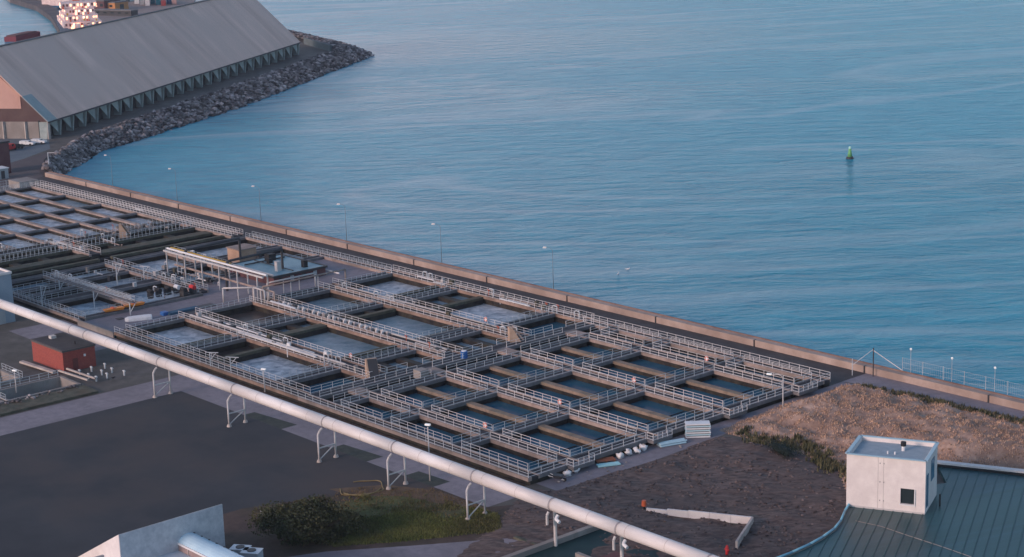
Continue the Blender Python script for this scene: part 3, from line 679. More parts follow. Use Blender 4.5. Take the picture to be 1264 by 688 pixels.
# buoys and birds on the sea
bp = at(1049,196,-2)
t = thing('navigation_buoy', bp, 'green conical navigation buoy with dark float out on the water', 'buoy')
MB().cyl((0,0,-.4),(0,0,.5),1.0,.9,n=16).build('float', M['dark_steel'], t, smooth=True)
MB().cyl((0,0,.5),(0,0,2.6),.62,.3,n=12).build('tower', M['buoy'], t, smooth=True)
MB().cyl((0,0,2.6),(0,0,3.1),.34,.3,n=12).build('top_mark', mat('pale_mint', (0.5,0.8,0.7)), t)
def seabird(p, label, rz):
    s = MB(); s.blob((0,0,.12),.28,1,sub=2,amp=.05,sq=(1.1,.6,.5)); s.blob((.32,0,.28),.12,2,sub=1,amp=0); s.blob((-.4,0,.14),.16,2,sub=1,amp=0,sq=(1.6,.6,.4))
    o = s.build('seabird', M['white'], smooth=True); o.location = p; o.rotation_euler = (0,0,rz); tag(o, label, 'bird', 'white birds on the sea')
seabird(at(775,333,-2), 'white seabird on the sea, larger of the close pair', .5); seabird(at(763,339,-2), 'faint white seabird just left of the brighter one', 2)

# ------------------------------------------------------------------ rock revetment
inner = [Vector(p) for p in ((-424,213),(-438,222),(-452,236),(-464,249),(-485,283),(-515,327),(-563,394),(-592,431),(-622,441),(-668,458))]
outerl = [Vector(p) for p in ((-421,213),(-432,218),(-447,233),(-459,244),(-476,274),(-504,321),(-553,389),(-588,437),(-612,449),(-640,459),(-685,471))]
inn2 = [Vector(p) for p in ((-428,211),(-442,220),(-456,233),(-470,246),(-493,280),(-523,324),(-571,391),(-596,426),(-622,434),(-640,440),(-672,452))]
def lerp_line(L_, t):
    ls = [(b-a).length for a, b in zip(L_, L_[1:])]; T = sum(ls)*t
    for (a, b), l in zip(zip(L_, L_[1:]), ls):
        if T <= l: return a.lerp(b, T/l)
        T -= l
    return L_[-1]
s = MB(); nseg = 60
prof = [(0,-3.2),(.15,-2.2),(.5,-0.4),(.8,.9),(1.0,.9)]
for i in range(nseg+1):
    a = lerp_line(outerl, i/nseg); b = lerp_line(inn2, i/nseg)
    for t_, z in prof: q = a.lerp(b, t_); s.v.append((q.x, q.y, z + .3*noise.noise(Vector((q.x*.3,q.y*.3,0)))))
m_ = len(prof)
for i in range(nseg):
    for j in range(m_-1): s.f.append((i*m_+j, i*m_+j+1, (i+1)*m_+j+1, (i+1)*m_+j))
structure(s.build('embankment', M['rock_base']))
s = MB(); N_ = 7500
for i in range(N_):
    t_ = random.random()**1.05; v = random.random()**0.9*1.0; a = lerp_line(outerl, t_); b = lerp_line(inn2, t_)
    q = a.lerp(b, v*.97); z = -2.2 + 3.5*min(1, v*1.25)
    r = random.uniform(.32, .95); z += random.uniform(-.1,.5)
    s.blob((q.x, q.y, z), r, i, sub=1, amp=.45, sq=(random.uniform(.7,1.3), random.uniform(.7,1.3), random.uniform(.55,.9)))
tag(s.build('rocks', M['rock']), 'heaped grey boulders of the breakwater slope around the storage shed', 'rocks', kind='stuff')

a_ = at(376,53,.5); b_ = at(409,62,.5)
tag(MB().bar((a_.x,a_.y,1.3),(b_.x,b_.y,1.0),.8,2.8).build('retaining_wall', mat('dark_teal_wall',(0.09,0.12,0.13),(0.14,0.17,0.18),.3)), 'grey retaining wall at the far end of the storage shed by the breakwater tip', 'wall')
# ------------------------------------------------------------------ storage shed
ED = Vector((-.569, .822)); PD = Vector((-.822, -.569))
P0 = at(60,149,5.4).to_2d(); P1_ = at(370,51.5,5.4).to_2d(); LEN = (P1_-P0).length; ED = (P1_-P0).normalized(); PD = Vector((-ED.y, ED.x)); HW = 20.5; HH = 20.0; EZ = 5.4
def sp(u, w, z): q = P0 + ED*u + PD*w; return (q.x, q.y, z)
SH = worldspace(thing('storage_shed', (-560, 330, 0), 'huge long storage shed with a steep grey roof beside the rocky shore', 'shed'))
M['shed_roof'] = seam_mat('weathered_sheet_roof', (0.62,0.385,0.31), (0.86,0.56,0.46), PD, 1.0, 0.85, (0.16,0.02), 0.008, c3=(0.70,0.46,0.38))
M['shed_roof_light'] = mat('pale_roof_sheet', (0.30,0.33,0.33), (0.36,0.38,0.38), .3)
ov = 0.3
def roof_pt(u, k): return sp(u, -ov + k*(HW+ov), EZ - .15 + k*(HH+.15))
s = MB()
for (k0,k1,u0,u1) in ((0,1,4.5,LEN),(0.36,1,-1,4.5)):
    a,b,c,d = roof_pt(u0,k0), roof_pt(u1,k0), roof_pt(u1,k1), roof_pt(u0,k1)
    s.hexa([(*p[:2],p[2]-.35) for p in (a,b,c,d)] + [a,b,c,d])
a,b,c,d = sp(-1,HW,EZ+HH), sp(LEN,HW,EZ+HH), sp(LEN,2*HW+ov,EZ-.2), sp(-1,2*HW+ov,EZ-.2)
s.hexa([(*p[:2],p[2]-.35) for p in (a,b,c,d)] + [a,b,c,d])
s.build('roof', M['shed_roof'], SH)
a,b,c,d = roof_pt(-1,0), roof_pt(4.5,0), roof_pt(4.5,.36), roof_pt(-1,.36)
MB().hexa([(*p[:2],p[2]-.35) for p in (a,b,c,d)] + [a,b,c,d]).build('roof_strip', M['shed_roof_light'], SH)
MB().bar(sp(-1,HW,EZ+HH+.1), sp(LEN,HW,EZ+HH+.1), .8, .4).build('ridge_cap', M['deck_grey'], SH)
MB().bar(sp(-1,-ov-.1,EZ-.4), sp(LEN,-ov-.1,EZ-.4), .3, .4).build('gutter', M['dark_steel'], SH)
# side wall and buttress fins
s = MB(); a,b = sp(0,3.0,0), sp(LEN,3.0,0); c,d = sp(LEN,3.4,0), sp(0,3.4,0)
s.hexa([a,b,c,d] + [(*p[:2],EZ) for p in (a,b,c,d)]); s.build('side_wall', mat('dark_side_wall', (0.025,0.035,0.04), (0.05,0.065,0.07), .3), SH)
fm = mat('shed_fin', (0.26,0.31,0.31), (0.40,0.44,0.43), .4)
nb = 26
for i in range(nb+1):
    u = LEN*i/nb
    s = MB(); pts = []
    for uu in (u-.25, u+.25):
        pts.append([sp(uu,.2,EZ-.5), sp(uu,3.0,EZ-.5), sp(uu,3.0,0), sp(uu,.8,0)])
    s.hexa(pts[0]+pts[1]); s.build('fin', fm, SH)
    if i < nb:
        s = MB(); bay = LEN/nb; tri = [(u+bay*.18,EZ-.45),(u+bay*.86,EZ-.45),(u+bay*.86,.9)]
        s.v += [sp(a_,.9,z_) for a_,z_ in tri] + [sp(a_,1.15,z_) for a_,z_ in tri]; s.f += [(0,1,2),(5,4,3),(0,3,4,1),(1,4,5,2),(2,5,3,0)]
        s.build('panel', fm, SH)
# gable wall facing the plant
def gable(name, pts, m, d=0.0):
    s = MB(); n = len(pts); s.v += [sp(d, w, z) for w, z in pts] + [sp(d+.5, w, z) for w, z in pts]
    s.f.append(tuple(range(n))); s.f.append(tuple(reversed(range(n, 2*n))))
    for i in range(n): j = (i+1) % n; s.f.append((i, j, n+j, n+i))
    return s.build(name, m, SH)
gable('gable_base', [(0,0),(2*HW,0),(2*HW,EZ-.4),(0,EZ-.4)], M['concrete'], .3)
gable('gable_band', [(0,EZ-.4),(2*HW,EZ-.4),(2*HW-3.4,EZ+2.6),(3.4,EZ+2.6)], M['brown_clad'], .2)
gable('gable_wall', [(3.4,EZ+2.6),(2*HW-3.4,EZ+2.6),(HW,EZ+HH-.8)], M['brown_clad'], .2)
gable('gable_panel', [(8.4,EZ+3.4),(2*HW-8.4,EZ+3.4),(HW+3.5,EZ+HH-5.0),(HW-3.5,EZ+HH-5.0),(8.4,EZ+7.2)], M['pink_wall'], .05)
for w in (0.3,7.5,14.5,21.5,28.5,35,41.6): MB().bar(sp(0,w,0), sp(0,w,EZ-.4), .6, .5).build('pier', M['pale_conc'], SH)

# ------------------------------------------------------------------ bits beside the shed
patch('road', [at(0,238), at(60,215), at(78,196), at(62,188), at(30,196), at(0,205)], 0.012, mat('track_asphalt', (0.09,0.075,0.08), (0.12,0.10,0.10), .2))
patch('road', [at(62,188), at(78,196), at(110,172), at(200,143), at(300,110), at(370,76), at(368,72), at(300,98), at(200,128), at(100,160)], 0.012, M['ground'])
patch('yard', [at(0,205), at(30,196), at(62,184), at(60,170), at(0,168)], 0.012, mat('blue_grey_yard', (0.10,0.13,0.16), (0.14,0.17,0.19), .15))
def vehicle(p, rz, label, body, cabc, L_=5.2, W=2.0, H_=1.9, cat='van', name='parked_van'):
    t = thing(name, p, label, cat, rz=rz)
    s = MB(); pr_ = [(-L_/2,.45),(L_/2,.45),(L_/2,1.0),(L_/2-1.0,1.15),(L_/2-1.7,H_),(-L_/2+.1,H_)]
    n = len(pr_); s.v += [(x,-W/2,z) for x,z in pr_] + [(x,W/2,z) for x,z in pr_]
    s.f.append(tuple(range(n))); s.f.append(tuple(reversed(range(n,2*n))))
    for i in range(n): j = (i+1)%n; s.f.append((i,j,n+j,n+i))
    s.build('body', body, t)
    MB().hexa([(L_/2-1.02,-W/2+.15,1.2),(L_/2-.99,W/2-.15,1.2),(L_/2-.99,W/2-.15,1.25),(L_/2-1.02,-W/2+.15,1.25),(L_/2-1.62,-W/2+.15,H_-.1),(L_/2-1.62,W/2-.15,H_-.1),(L_/2-1.58,W/2-.15,H_-.08),(L_/2-1.58,-W/2+.15,H_-.08)]).build('windscreen', M['window'], t)
    for sy in (-1,1):
        MB().box(-.2,L_/2-1.9,sy*W/2-.02,sy*W/2+.02,1.2,H_-.15).build('side_window', M['window'], t)
        for x in (-L_/2+.9, L_/2-.9): MB().cyl((x,sy*(W/2-.22),.36),(x,sy*(W/2+.02),.36),.36,n=14).build('wheel', M['black'], t)
        MB().box(L_/2-.02,L_/2+.03,sy*W/2*.7-.15,sy*W/2*.7+.15,.7,.85).build('headlight', M['lamp'], t)
    return t
vehicle(at(12,186), R(120), 'small red van parked in front of the shed gable', M['red'], None, name='parked_van')
vehicle(at(21,184), R(100), 'dark car parked beside the red van', M['dark_steel'], None, 4.2, 1.8, 1.45, 'car', 'parked_car')
vehicle(at(34,180), R(40), 'white car parked by the shed gable, left one', M['white'], None, 4.2, 1.8, 1.45, 'car', 'parked_car')
vehicle(at(48,178), R(40), 'white car parked by the shed gable, nearest the corner', M['white'], None, 4.2, 1.8, 1.45, 'car', 'parked_car')
t = worldspace(thing('storage_tower', at(1,215), 'dark narrow tower at the left edge near the shed', 'tower'))
q = at(1,215); MB().box(q.x-6,q.x+.8,q.y-1,q.y+2.6,0,8).build('wall', M['maroon'], t); MB().box(q.x-6.2,q.x+1,q.y-1.2,q.y+2.8,8,8.4).build('roof', M['dark_steel'], t)
q = at(3,221); t = worldspace(thing('white_kiosk', q, 'small pale grey kiosk at the left edge below the dark tower', 'kiosk'))
MB().box(q.x-3,q.x+.6,q.y-1.5,q.y+1.5,0,2.6).build('wall', M['grey_cladding'], t); MB().box(q.x-3.2,q.x+.8,q.y-1.7,q.y+1.7,2.6,2.8).build('roof', M['white'], t); MB().box(q.x+.6,q.x+.64,q.y-.5,q.y+.5,.1,2.1).build('door', M['dark_steel'], t)
GN = worldspace(thing('barrier_post', at(61,212), 'tall thin post with short arm at the start of the sea wall', 'post'))
q = at(61,212); MB().cyl((q.x,q.y,0),(q.x,q.y,5),.12,n=8).build('pole', M['rail_dull'], GN); MB().bar((q.x,q.y,4.9),(q.x+1.0,q.y+1.2,4.9),.12).build('arm', M['rail'], GN)
# chain fence at the left behind the far tanks
FL = worldspace(thing('yard_fence', (-418,180,0), 'low grey yard fence behind the far settling tanks', 'fence'))
for k in range(14):
    MB().cyl((-417,150+3.8*k,0),(-417,150+3.8*k,1.8),.05,n=6).build('post', M['rail_dull'], FL)
s = MB()
for z in (.3,1.0,1.7): s.bar((-417,150,z),(-417,199.4,z),.05)
for k in range(60): s.bar((-417,150+k*.83,.3),(-417,150+k*.83,1.7),.02)
s.build('mesh', M['rail_dull'], FL)

# ------------------------------------------------------------------ harbour behind the shed
q = [tuple(at(px,py,.2)[:2]) for px,py in ((12,-1),(45,8),(62,2),(110,-2),(128,36),(240,20),(240,-18),(110,-45),(-20,-30))]
s = MB(); s.prism(q, -4, .2); QM = mat('quay_paving', (0.22,0.17,0.16), (0.30,0.24,0.22), .05); structure(s.build('quay', QM))
s = MB(); s.prism([tuple(at(px,py,.2)[:2]) for px,py in ((12,-1),(45,9),(62,21),(74,40),(84,40),(70,12),(48,2),(14,-8))], -4, .8); structure(s.build('quay', mat('dark_quay',(0.06,0.06,0.07),(0.13,0.11,0.11),.1)))
def vecat(px, py, z=.2): return at(px, py, z)
sd = (Vector((-801,410))-Vector((-874,442.5))).normalized(); sn = Vector((-sd.y, sd.x))
SHIP = worldspace(thing('moored_ship', (-835,440,0), 'white ship lit with warm deck lamps moored behind the shed roof', 'ship'))
hp = at(99,41,0).to_2d() 
def shp(u, w, z): v = hp + sd*u + sn*w; return (v.x, v.y, z)
hull = [(-34,0),(-30,-9),(20,-10),(30,-5),(32,0),(30,5),(20,10),(-30,9)]
sgn = -1 if (Vector((0,0))-hp).dot(sn) > 0 else 1     # offset over the quay edge side
s = MB(); n = len(hull)
s.v += [shp(u*.97, w*.8, -2.5) for u, w in hull] + [shp(u, w, 4.5) for u, w in hull]
s.f.append(tuple(reversed(range(n)))); s.f.append(tuple(range(n,2*n)))
for i in range(n): j = (i+1)%n; s.f.append((i,j,n+j,n+i))
s.build('hull', mat('ship_hull_blue', (0.07,0.10,0.15)), SHIP)
whitey = mat('ship_white', (0.62,0.46,0.44), (0.80,0.66,0.64), .4)
def sbox(u0,u1,w0,w1,z0,z1,m,name):
    s = MB(); pts=[(u0,w0),(u1,w0),(u1,w1),(u0,w1)]; s.hexa([shp(a,b,z0) for a,b in pts]+[shp(a,b,z1) for a,b in pts]); return s.build(name, m, SHIP)
sbox(-24,22,-8.5,8.5,4.5,7,whitey,'deckhouse'); sbox(-20,16,-7.5,7.5,7,9.5,whitey,'deckhouse'); sbox(-14,10,-6.5,6.5,9.5,12,whitey,'deckhouse'); sbox(-4,6,-8,8,12,14.6,whitey,'bridge')
sbox(-12,-8,-1.5,1.5,14,19,M['orange_red'],'funnel'); sbox(-1,0,-.4,.4,16.6,25,whitey,'mast'); sbox(-16,-15,-3,3,11,20,whitey,'crane'); 
warm = mat('deck_lamp_warm', (1,.7,.5), emit=(1.0,.42,.22), estr=2)
warmw = mat('deck_lamp_white', (1,.85,.75), emit=(1.0,.68,.48), estr=1.3)
random.seed(3)
for k in range(70):
    tier = random.choice(((-24,22,8.55,5.2,6.8),(-20,16,7.55,7.4,9.2),(-14,10,6.55,9.9,11.7),(-4,6,8.05,12.4,14.3)))
    u = random.uniform(tier[0],tier[1]); side = random.choice((-1,-1,1,1)); z = random.uniform(tier[3],tier[4]); w = tier[2]*side; r = random.uniform(.35,.6)
    sbox(u-r,u+r,min(w,w+.1*side),max(w,w+.1*side),z-.3,z+.3, random.choice((warm,warmw)),'deck_lamp')
for tier in ((22,8.5,4.5,7),(16,7.5,7,9.5),(10,6.5,9.5,12),(6,8,12,14.6)):
    for w in (-.85,-.65,-.45,-.25,-.05,.15,.35,.55,.75,.9):
        if random.random()<.75: sbox(tier[0],tier[0]+.1,w*tier[1]-.4,w*tier[1]+.4,tier[2]+.9+random.uniform(-.3,.3),tier[3]-.6, random.choice((warm,warmw,warm,M['maroon'],M['maroon'])),'cabin_light')
    for k in range(7):
        u = tier[0]+random.uniform(.5,4.5); w = random.uniform(-.95,.95)*tier[1]; sbox(u-.35,u+.35,w-.35,w+.35,tier[2],tier[2]+random.uniform(.5,1.3), random.choice((warm,M['orange_red'],whitey,M['maroon'],M['yellow_duct'])),'deck_fitting')
for k in range(14):
    u = random.uniform(22.5,29); w = random.uniform(-5,5); sbox(u-.6,u+.6,w-.6,w+.6,4.5,4.5+random.uniform(.5,2.2), random.choice((warm,M['orange_red'],whitey,whitey,M['maroon'])),'deck_fitting')
# warehouse blocks, containers behind
def block(px, py, w, d, h, m, label, name='harbour_building', cat='building', lights=0, rz=.3, roofm=None):
    p = vecat(px, py); t = thing(name, p, label, cat, rz=rz)
    MB().box(-w/2,w/2,-d/2,d/2,0,h).build('wall', m, t)
    MB().box(-w/2-.3,w/2+.3,-d/2-.3,d/2+.3,h,h+.5).build('roof', roofm or M['deck_grey'], t)
    for k in range(int(w/5)):
        MB().box(-w/2+2+k*5,-w/2+4+k*5,-d/2-.08,-d/2+.05,h*.45,h*.75).build('window', warmw if k < lights else M['window'], t)
    MB().box(w/2-.05,w/2+.08,-1.5,1.5,0,3).build('door', M['dark_steel'], t)
    return t
block(84,6,26,14,10,whitey,'pale lit harbour building above the ship', lights=4)
block(64,-2,20,14,12,whitey,'tall white harbour building at the top edge left of the others', lights=3)
block(122,12,20,12,5,M['maroon'],'dark maroon harbour shed right of the ship', lights=1)
block(137,12,16,10,4,mat('orange_cladding',(0.5,0.22,0.08)),'orange harbour shed between the maroon and teal ones', lights=1)
block(148,2,12,10,7,mat('white_teal',(0.45,0.52,0.53)),'white and teal harbour hut behind the orange shed')
block(118,-1,12,8,4,mat('violet_sign',(0.16,0.10,0.35)),'violet fronted harbour kiosk at the top edge')
block(143,19,26,5,2.5,M['dark_steel'],'low dark stack of materials just above the shed ridge', 'material_stack','stack')
cont_cols = [('white',M['white']),('pale grey',M['grey_cladding']),('white',M['white_conc']),('teal',mat('teal_container',(0.03,0.22,0.27))),('teal',mat('teal_container_b',(0.05,0.26,0.30))),('red',mat('red_container',(0.33,0.05,0.05))),('blue',mat('blue_container',(0.04,0.12,0.25))),('pink',mat('pink_container',(0.5,0.28,0.25)))]
ordn = ('leftmost','second','third','fourth','fifth','sixth','seventh','last')
for i, (cn, m) in enumerate(cont_cols):
    p = vecat(169+6.6*i, 4+1.2*(i%3))
    for lv in range(2 if i < 5 else 1):
        mm = m if lv == 0 else cont_cols[(i*3+1)%5][1]
        t = thing('shipping_container', (p.x,p.y,.2+2.6*lv), f"{('lower','upper')[lv]} shipping container, {ordn[i]} from the left in the row behind the shed ridge", 'container', 'shipping containers on the quay', rz=R(150))
        MB().box(-6,6,-1.25,1.25,.02,2.58).build('body', mm, t); MB().box(-6.06,-5.98,-1.1,1.1,.1,2.5).build('door', mm, t)
p = at(30,48,-2)
t = thing('barge', p, 'low dark red barge just behind the shed ridge at left', 'barge', rz=math.atan2(20,-14))
s = MB(); hl = [(-13,-3),(10,-3),(14,0),(10,3),(-13,3)]; s.prism(hl, -.5, 2.2); s.build('hull', mat('barge_red', (0.2,0.045,0.06)), t)
MB().box(-12,8,-2.4,2.4,2.2,2.8).build('hatch_cover', M['maroon'], t)

# ------------------------------------------------------------------ long white pipe on trestles
PY, PZ, PR_ = 130.2, 5.2, 0.77
PL = worldspace(thing('overhead_pipe', (-200, PY, 0), 'long thick white pipe on white trestle legs crossing the whole foreground', 'pipe'))
bounds = [-330, -298, -254, -231.5, -211.2, -189.4, -174.4, -158.9, -145.2, -134.4, -121, -105]
for a, b in zip(bounds, bounds[1:]):
    MB().cyl((a+.04,PY,PZ),(b-.04,PY,PZ),PR_,n=32).build('pipe_section', M['pipe'], PL, smooth=False)
for o in PL.children:
    o.data.polygons.foreach_set('use_smooth', [len(p.vertices) == 4 for p in o.data.polygons])
for x in bounds[1:-1]:
    MB().cyl((x-.10,PY,PZ),(x+.10,PY,PZ),PR_+.035,n=32).build('band', M['band'], PL)
s = MB()
for k in range(-325, -105, 6): s.cyl((k-.03,PY,PZ),(k+.03,PY,PZ),PR_+.012,n=32)
s.build('weld_seams', mat('weld_seam', (0.50,0.44,0.42)), PL)
for x in (-258.7, -243): MB().cyl((x-.06,PY,PZ),(x+.06,PY,PZ),PR_+.03,n=32).build('band', M['band'], PL)
for x in (-298,-231.5,-211.2,-189.4,-174.4,-158.9,-121):
    for dy, top in ((-1.45, PZ-1.5), (1.25, PZ-1.3)):
        lg = MB().cyl((x,PY+dy,0),(x,PY+dy,top),.13,n=10).build('leg', M['steel'], PL, smooth=True)
        MB().cyl((x,PY+dy,0),(x,PY+dy,.35),.36,.26,n=10).build('foot', M['pale_conc'], lg)
    MB().tube([(x,PY-1.45,PZ-1.5),(x,PY-1.15,PZ-1.0),(x,PY-.75,PZ-.7)],.15,8).build('bracket', M['steel'], PL)
    MB().tube([(x,PY+1.25,PZ-1.3),(x,PY+.8,PZ-.6)],.13,8).build('bracket', M['steel'], PL)
    MB().bar((x,PY-1.45,1.9),(x,PY+1.25,1.9),.14).build('crossbar', M['steel'], PL)
    MB().bar((x,PY-1.45,.3),(x,PY+1.25,1.9),.11).build('brace', M['steel'], PL)
for x in (-145.2,-134.4):
    MB().tube([(x,PY-.75,PZ-.7),(x,PY-1.0,PZ-1.1),(x,PY-1.0,PZ-2.2)],.16,8).build('bracket', M['steel'], PL)
    MB().tube([(x+1.4,PY-.6,PZ-.8),(x+1.5,PY-1.0,PZ-1.1),(x+2.2,PY-1.1,PZ-1.3)],.2,8).build('drain_stub', M['white'], PL)
    MB().cyl((x,PY+.2,0),(x,PY+.2,PZ-.9),.2,n=8).build('leg', M['steel'], PL)

# ------------------------------------------------------------------ brick hut
HB = worldspace(thing('brick_hut', (-259,128.5,0), 'square red brick hut with flat dark roof under the white pipe', 'hut'))
x0,x1,y0,y1 = -264.2,-253.8,125.6,131.2
MB().box(x0,x1,y0,y1,0,3.3).build('wall', M['brick'], HB)
MB().box(x0-.12,x1+.12,y0-.12,y1+.12,3.3,3.6).build('parapet', mat('dark_parapet',(0.10,0.09,0.09)), HB)
MB().box(x0+.2,x1-.2,y0+.2,y1-.2,3.6,3.64).build('roof', M['asphalt'], HB)
MB().box(x1,x1+.05,127.2,128.1,0,2.0).build('door', mat('dull_red_door',(0.16,0.05,0.045)), HB)
MB().cbox(x1+.1,129.3,2.2,.2,.3,.35).build('wall_lamp', M['white'], HB)
MB().cbox(-262,128.2,3.85,.9,.9,.5).build('vent', M['steel'], HB); MB().cyl((-256,129,3.6),(-256,129,4.1),.12,n=8).build('vent_pipe', M['black'], HB)

# ------------------------------------------------------------------ lower left pits
PT = worldspace(thing('sludge_pits', (-250,110,0), 'old open concrete sludge pits around the brick hut at far left', 'pits'))
for (a,b,c,d) in pits:
    w = .45; 
    for q in ((a-w,a,c-w,d+w),(b,b+w,c-w,d+w),(a,b,c-w,c),(a,b,d,d+w)):
        MB().box(q[0],q[1],q[2],q[3],-2.5,.45 if b < -252 else .38).build('rim_wall', M['concrete'], PT)
    MB().box(a,b,c,d,-2.6,-2.3).build('floor', M['mossy'], PT)
MB().box(-244.6,-240.0,80,124,0.0,.35).build('bank', M['mossy'], PT)
MB().bar((-253.6,124.6,.7),(-245.4,125.2,.7),.25).build('pipe_run', M['pale_conc'], PT); MB().bar((-253.6,126.0,.7),(-245.2,126.4,.7),.25).build('pipe_run', M['pale_conc'], PT)
MB().bar((-263.5,123.2,.5),(-253.8,124.0,.5),.7,.3).build('kerb', M['pale_conc'], PT)
MB().box(-251.2,-246,106.2,107.0,-.5,.4).build('cross_wall', M['pale_conc'], PT)
for (a_,b_,yy) in ((-262,-255,119.2),(-251.6,-245.4,111.7)): railing(PT, (a_,yy,.45), (b_,yy,.45), M['rail_dull'], gap=1.4)
railing(PT, (-251.9,95,.4), (-251.9,123.6,.4), M['rail_dull'], gap=1.6); railing(PT, (-254.8,90,.45), (-254.8,118.6,.45), M['rail_dull'], gap=1.6)
MB().box(-261.5,-255.5,104,104.5,-.8,.44).box(-261.5,-255.5,112,112.5,-.8,.44).build('cross_wall', M['pale_conc'], PT)
random.seed(11)
VP = thing('valve_row', (-247,131,0), 'row of small grey valves and stubs beside the brick hut', 'valves'); worldspace(VP)
for k in range(9):
    x = -251+random.uniform(-.4,.4)+ (k%3)*2.6; y = 126.8+ (k//3)*2.2+random.uniform(-.3,.3)
    MB().cyl((x,y,0),(x,y,.9),.14,n=8).cyl((x-.3,y,.75),(x+.3,y,.75),.12,n=8).build('valve', M['rail_dull'], VP)
def rubble(name, label, cat, c, spread, n, m, r=(.15,.4), seed=1):
    random.seed(seed); s = MB()
    for k in range(n):
        s.blob((random.gauss(0,spread[0]), random.gauss(0,spread[1]), random.uniform(.02,.25)), random.uniform(*r), k, 1, .5, (1,1,.6))
    o = s.build(name, m); o.location = c; tag(o, label, cat, kind='stuff'); return o
rubble('rubble','loose stones and rubbish along the top of the bank left of the path','rubble',(-244.2,112,.3),(.6,8),80,M['rock'],(.12,.35),4)
rubble('rubble','loose pale stones beside the end of the clarifier tanks','rubble',(-159.8,152,0),(.7,6),26,M['concrete'],(.07,.18),5)

# ------------------------------------------------------------------ left grey cabin
CB = worldspace(thing('pump_house', (-290,136,0), 'tall plain blue grey pump house at the left edge behind the pipe', 'building'))
MB().box(-330,-290.3,131.5,135.4,0,8.6).build('wall', mat('blue_grey_panel',(0.24,0.30,0.36),(0.29,0.34,0.40),.3), CB)
MB().box(-330,-290.1,131.4,131.7,8.6,9.0).box(-290.4,-290.1,131.7,135.5,8.6,9.0).box(-330,-290.4,135.2,135.5,8.6,9.0).build('parapet', M['white_conc'], CB)
MB().box(-330,-290.4,131.7,135.2,8.61,8.7).build('roof', M['grey_cladding'], CB)
MB().box(-290.3,-290.2,132.5,133.6,0,2.3).build('door', M['grey_cladding'], CB)

# ------------------------------------------------------------------ pit cabin with teal roof, gantry and equipment
PC = worldspace(thing('screen_house', (-276,182,0), 'low maroon screen house with a flat pale teal roof amid the tanks', 'building'))
a_ = at(338,341.5,2.3); b_ = at(346,314,2.3); c_ = at(399,327.5,2.3)
cx0,cx1,cy0,cy1 = b_.x, a_.x, a_.y, c_.y
MB().box(cx0,cx1,cy0,cy1,0.5,2.1).build('wall', M['maroon'], PC)
MB().box(cx0,cx1,cy0,cy1,2.1,2.2).build('roof', M['teal_roof'], PC)
s = MB()
for q in ((cx0-.3,cx1+.3,cy0-.3,cy0),(cx0-.3,cx1+.3,cy1,cy1+.3),(cx0-.3,cx0,cy0,cy1),(cx1,cx1+.3,cy0,cy1)): s.box(*q,1.95,2.35)
s.build('parapet', M['dark_steel'], PC)
for (x,y,w,h) in ((cx0+2.5,cy1-4,1.6,1.3),(cx0+4.5,cy1-5.5,.9,.9),(cx1-2.5,cy1-3,.9,1.3)): MB().cbox(x,y,2.2+h/2,w,w,h).build('roof_vent', M['black'], PC)
MB().cbox(cx1-3.6,cy0+3.4,3.1,.9,.9,1.9).build('roof_stack', M['steel'], PC)
MB().cyl((cx0+3,cy0+1.5,2.4),(cx0+3,cy1-1,2.4),.14,n=8).build('roof_pipe', M['dark_steel'], PC); MB().cyl((cx0+1,cy0+5,2.4),(cx1-1,cy0+5,2.4),.1,n=8).build('roof_pipe', M['dark_steel'], PC)
for k in range(4): MB().box(cx1,cx1+.06,cy0+1+2.6*k,cy0+1.8+2.6*k,.6,1.8).build('louvre', M['grey_cladding'] if k%2 else M['dark_steel'], PC)
OB = worldspace(thing('concrete_housing', (-300,194,0), 'sandy coloured boxy housing between the seaward walkway and the screen house', 'housing'))
q = at(305,322,1); MB().box(q.x-4.4,q.x-.2,q.y-1.6,q.y+2.4,.5,3.2).build('body', mat('sandy_render',(0.40,0.25,0.17),(0.48,0.32,0.23),.5), OB); MB().box(q.x-4.6,q.x,q.y-1.8,q.y+2.6,3.2,3.4).build('lid', M['deck'], OB)
GA = worldspace(thing('pipe_gantry', (-280,172,0), 'steel pipe gantry with yellow cable duct standing amid the tanks', 'gantry'))
x0, x1 = -300.0, -266.0
for y in (171.2,173.4): MB().bar((x0,y,5.2),(x1,y,5.2),.28).build('main_beam', M['steel'], GA)
MB().bar((x0,172.8,5.55),(-279,172.8,5.55),.4,.12).build('cable_duct', M['yellow_duct'], GA)
MB().cyl((x0,172.0,5.5),(x1,172.0,5.5),.2,n=8).build('pipe_run', M['white'], GA)
MB().cyl((x0+3,171.7,2.8),(x1,171.7,2.8),.2,n=8).build('pipe_run', M['deck'], GA)
for x in (-299,-292.5,-286.5,-280.6,-274.5,-268):
    for y in (171.2,173.4): MB().bar((x,y,.3),(x,y,5.1),.2).build('post', M['steel'], GA)
    MB().bar((x,171.2,4.9),(x,173.4,4.9),.14).build('crossbar', M['steel'], GA)
for (x, yy) in ((-294,172),(-279.5,172)):
    MB().tube([(x,yy,.5),(x,yy,5.4),(x+.2,yy+.6,6.0),(x-1,yy+13,6.0),(x-1,yy+13,2)],.24,8).build('vent_pipe', M['dark_steel'], GA)
G2 = worldspace(thing('pipe_loops', (-266,173,0), 'row of pale pipe arches stepping over the walkway corner', 'pipework'))
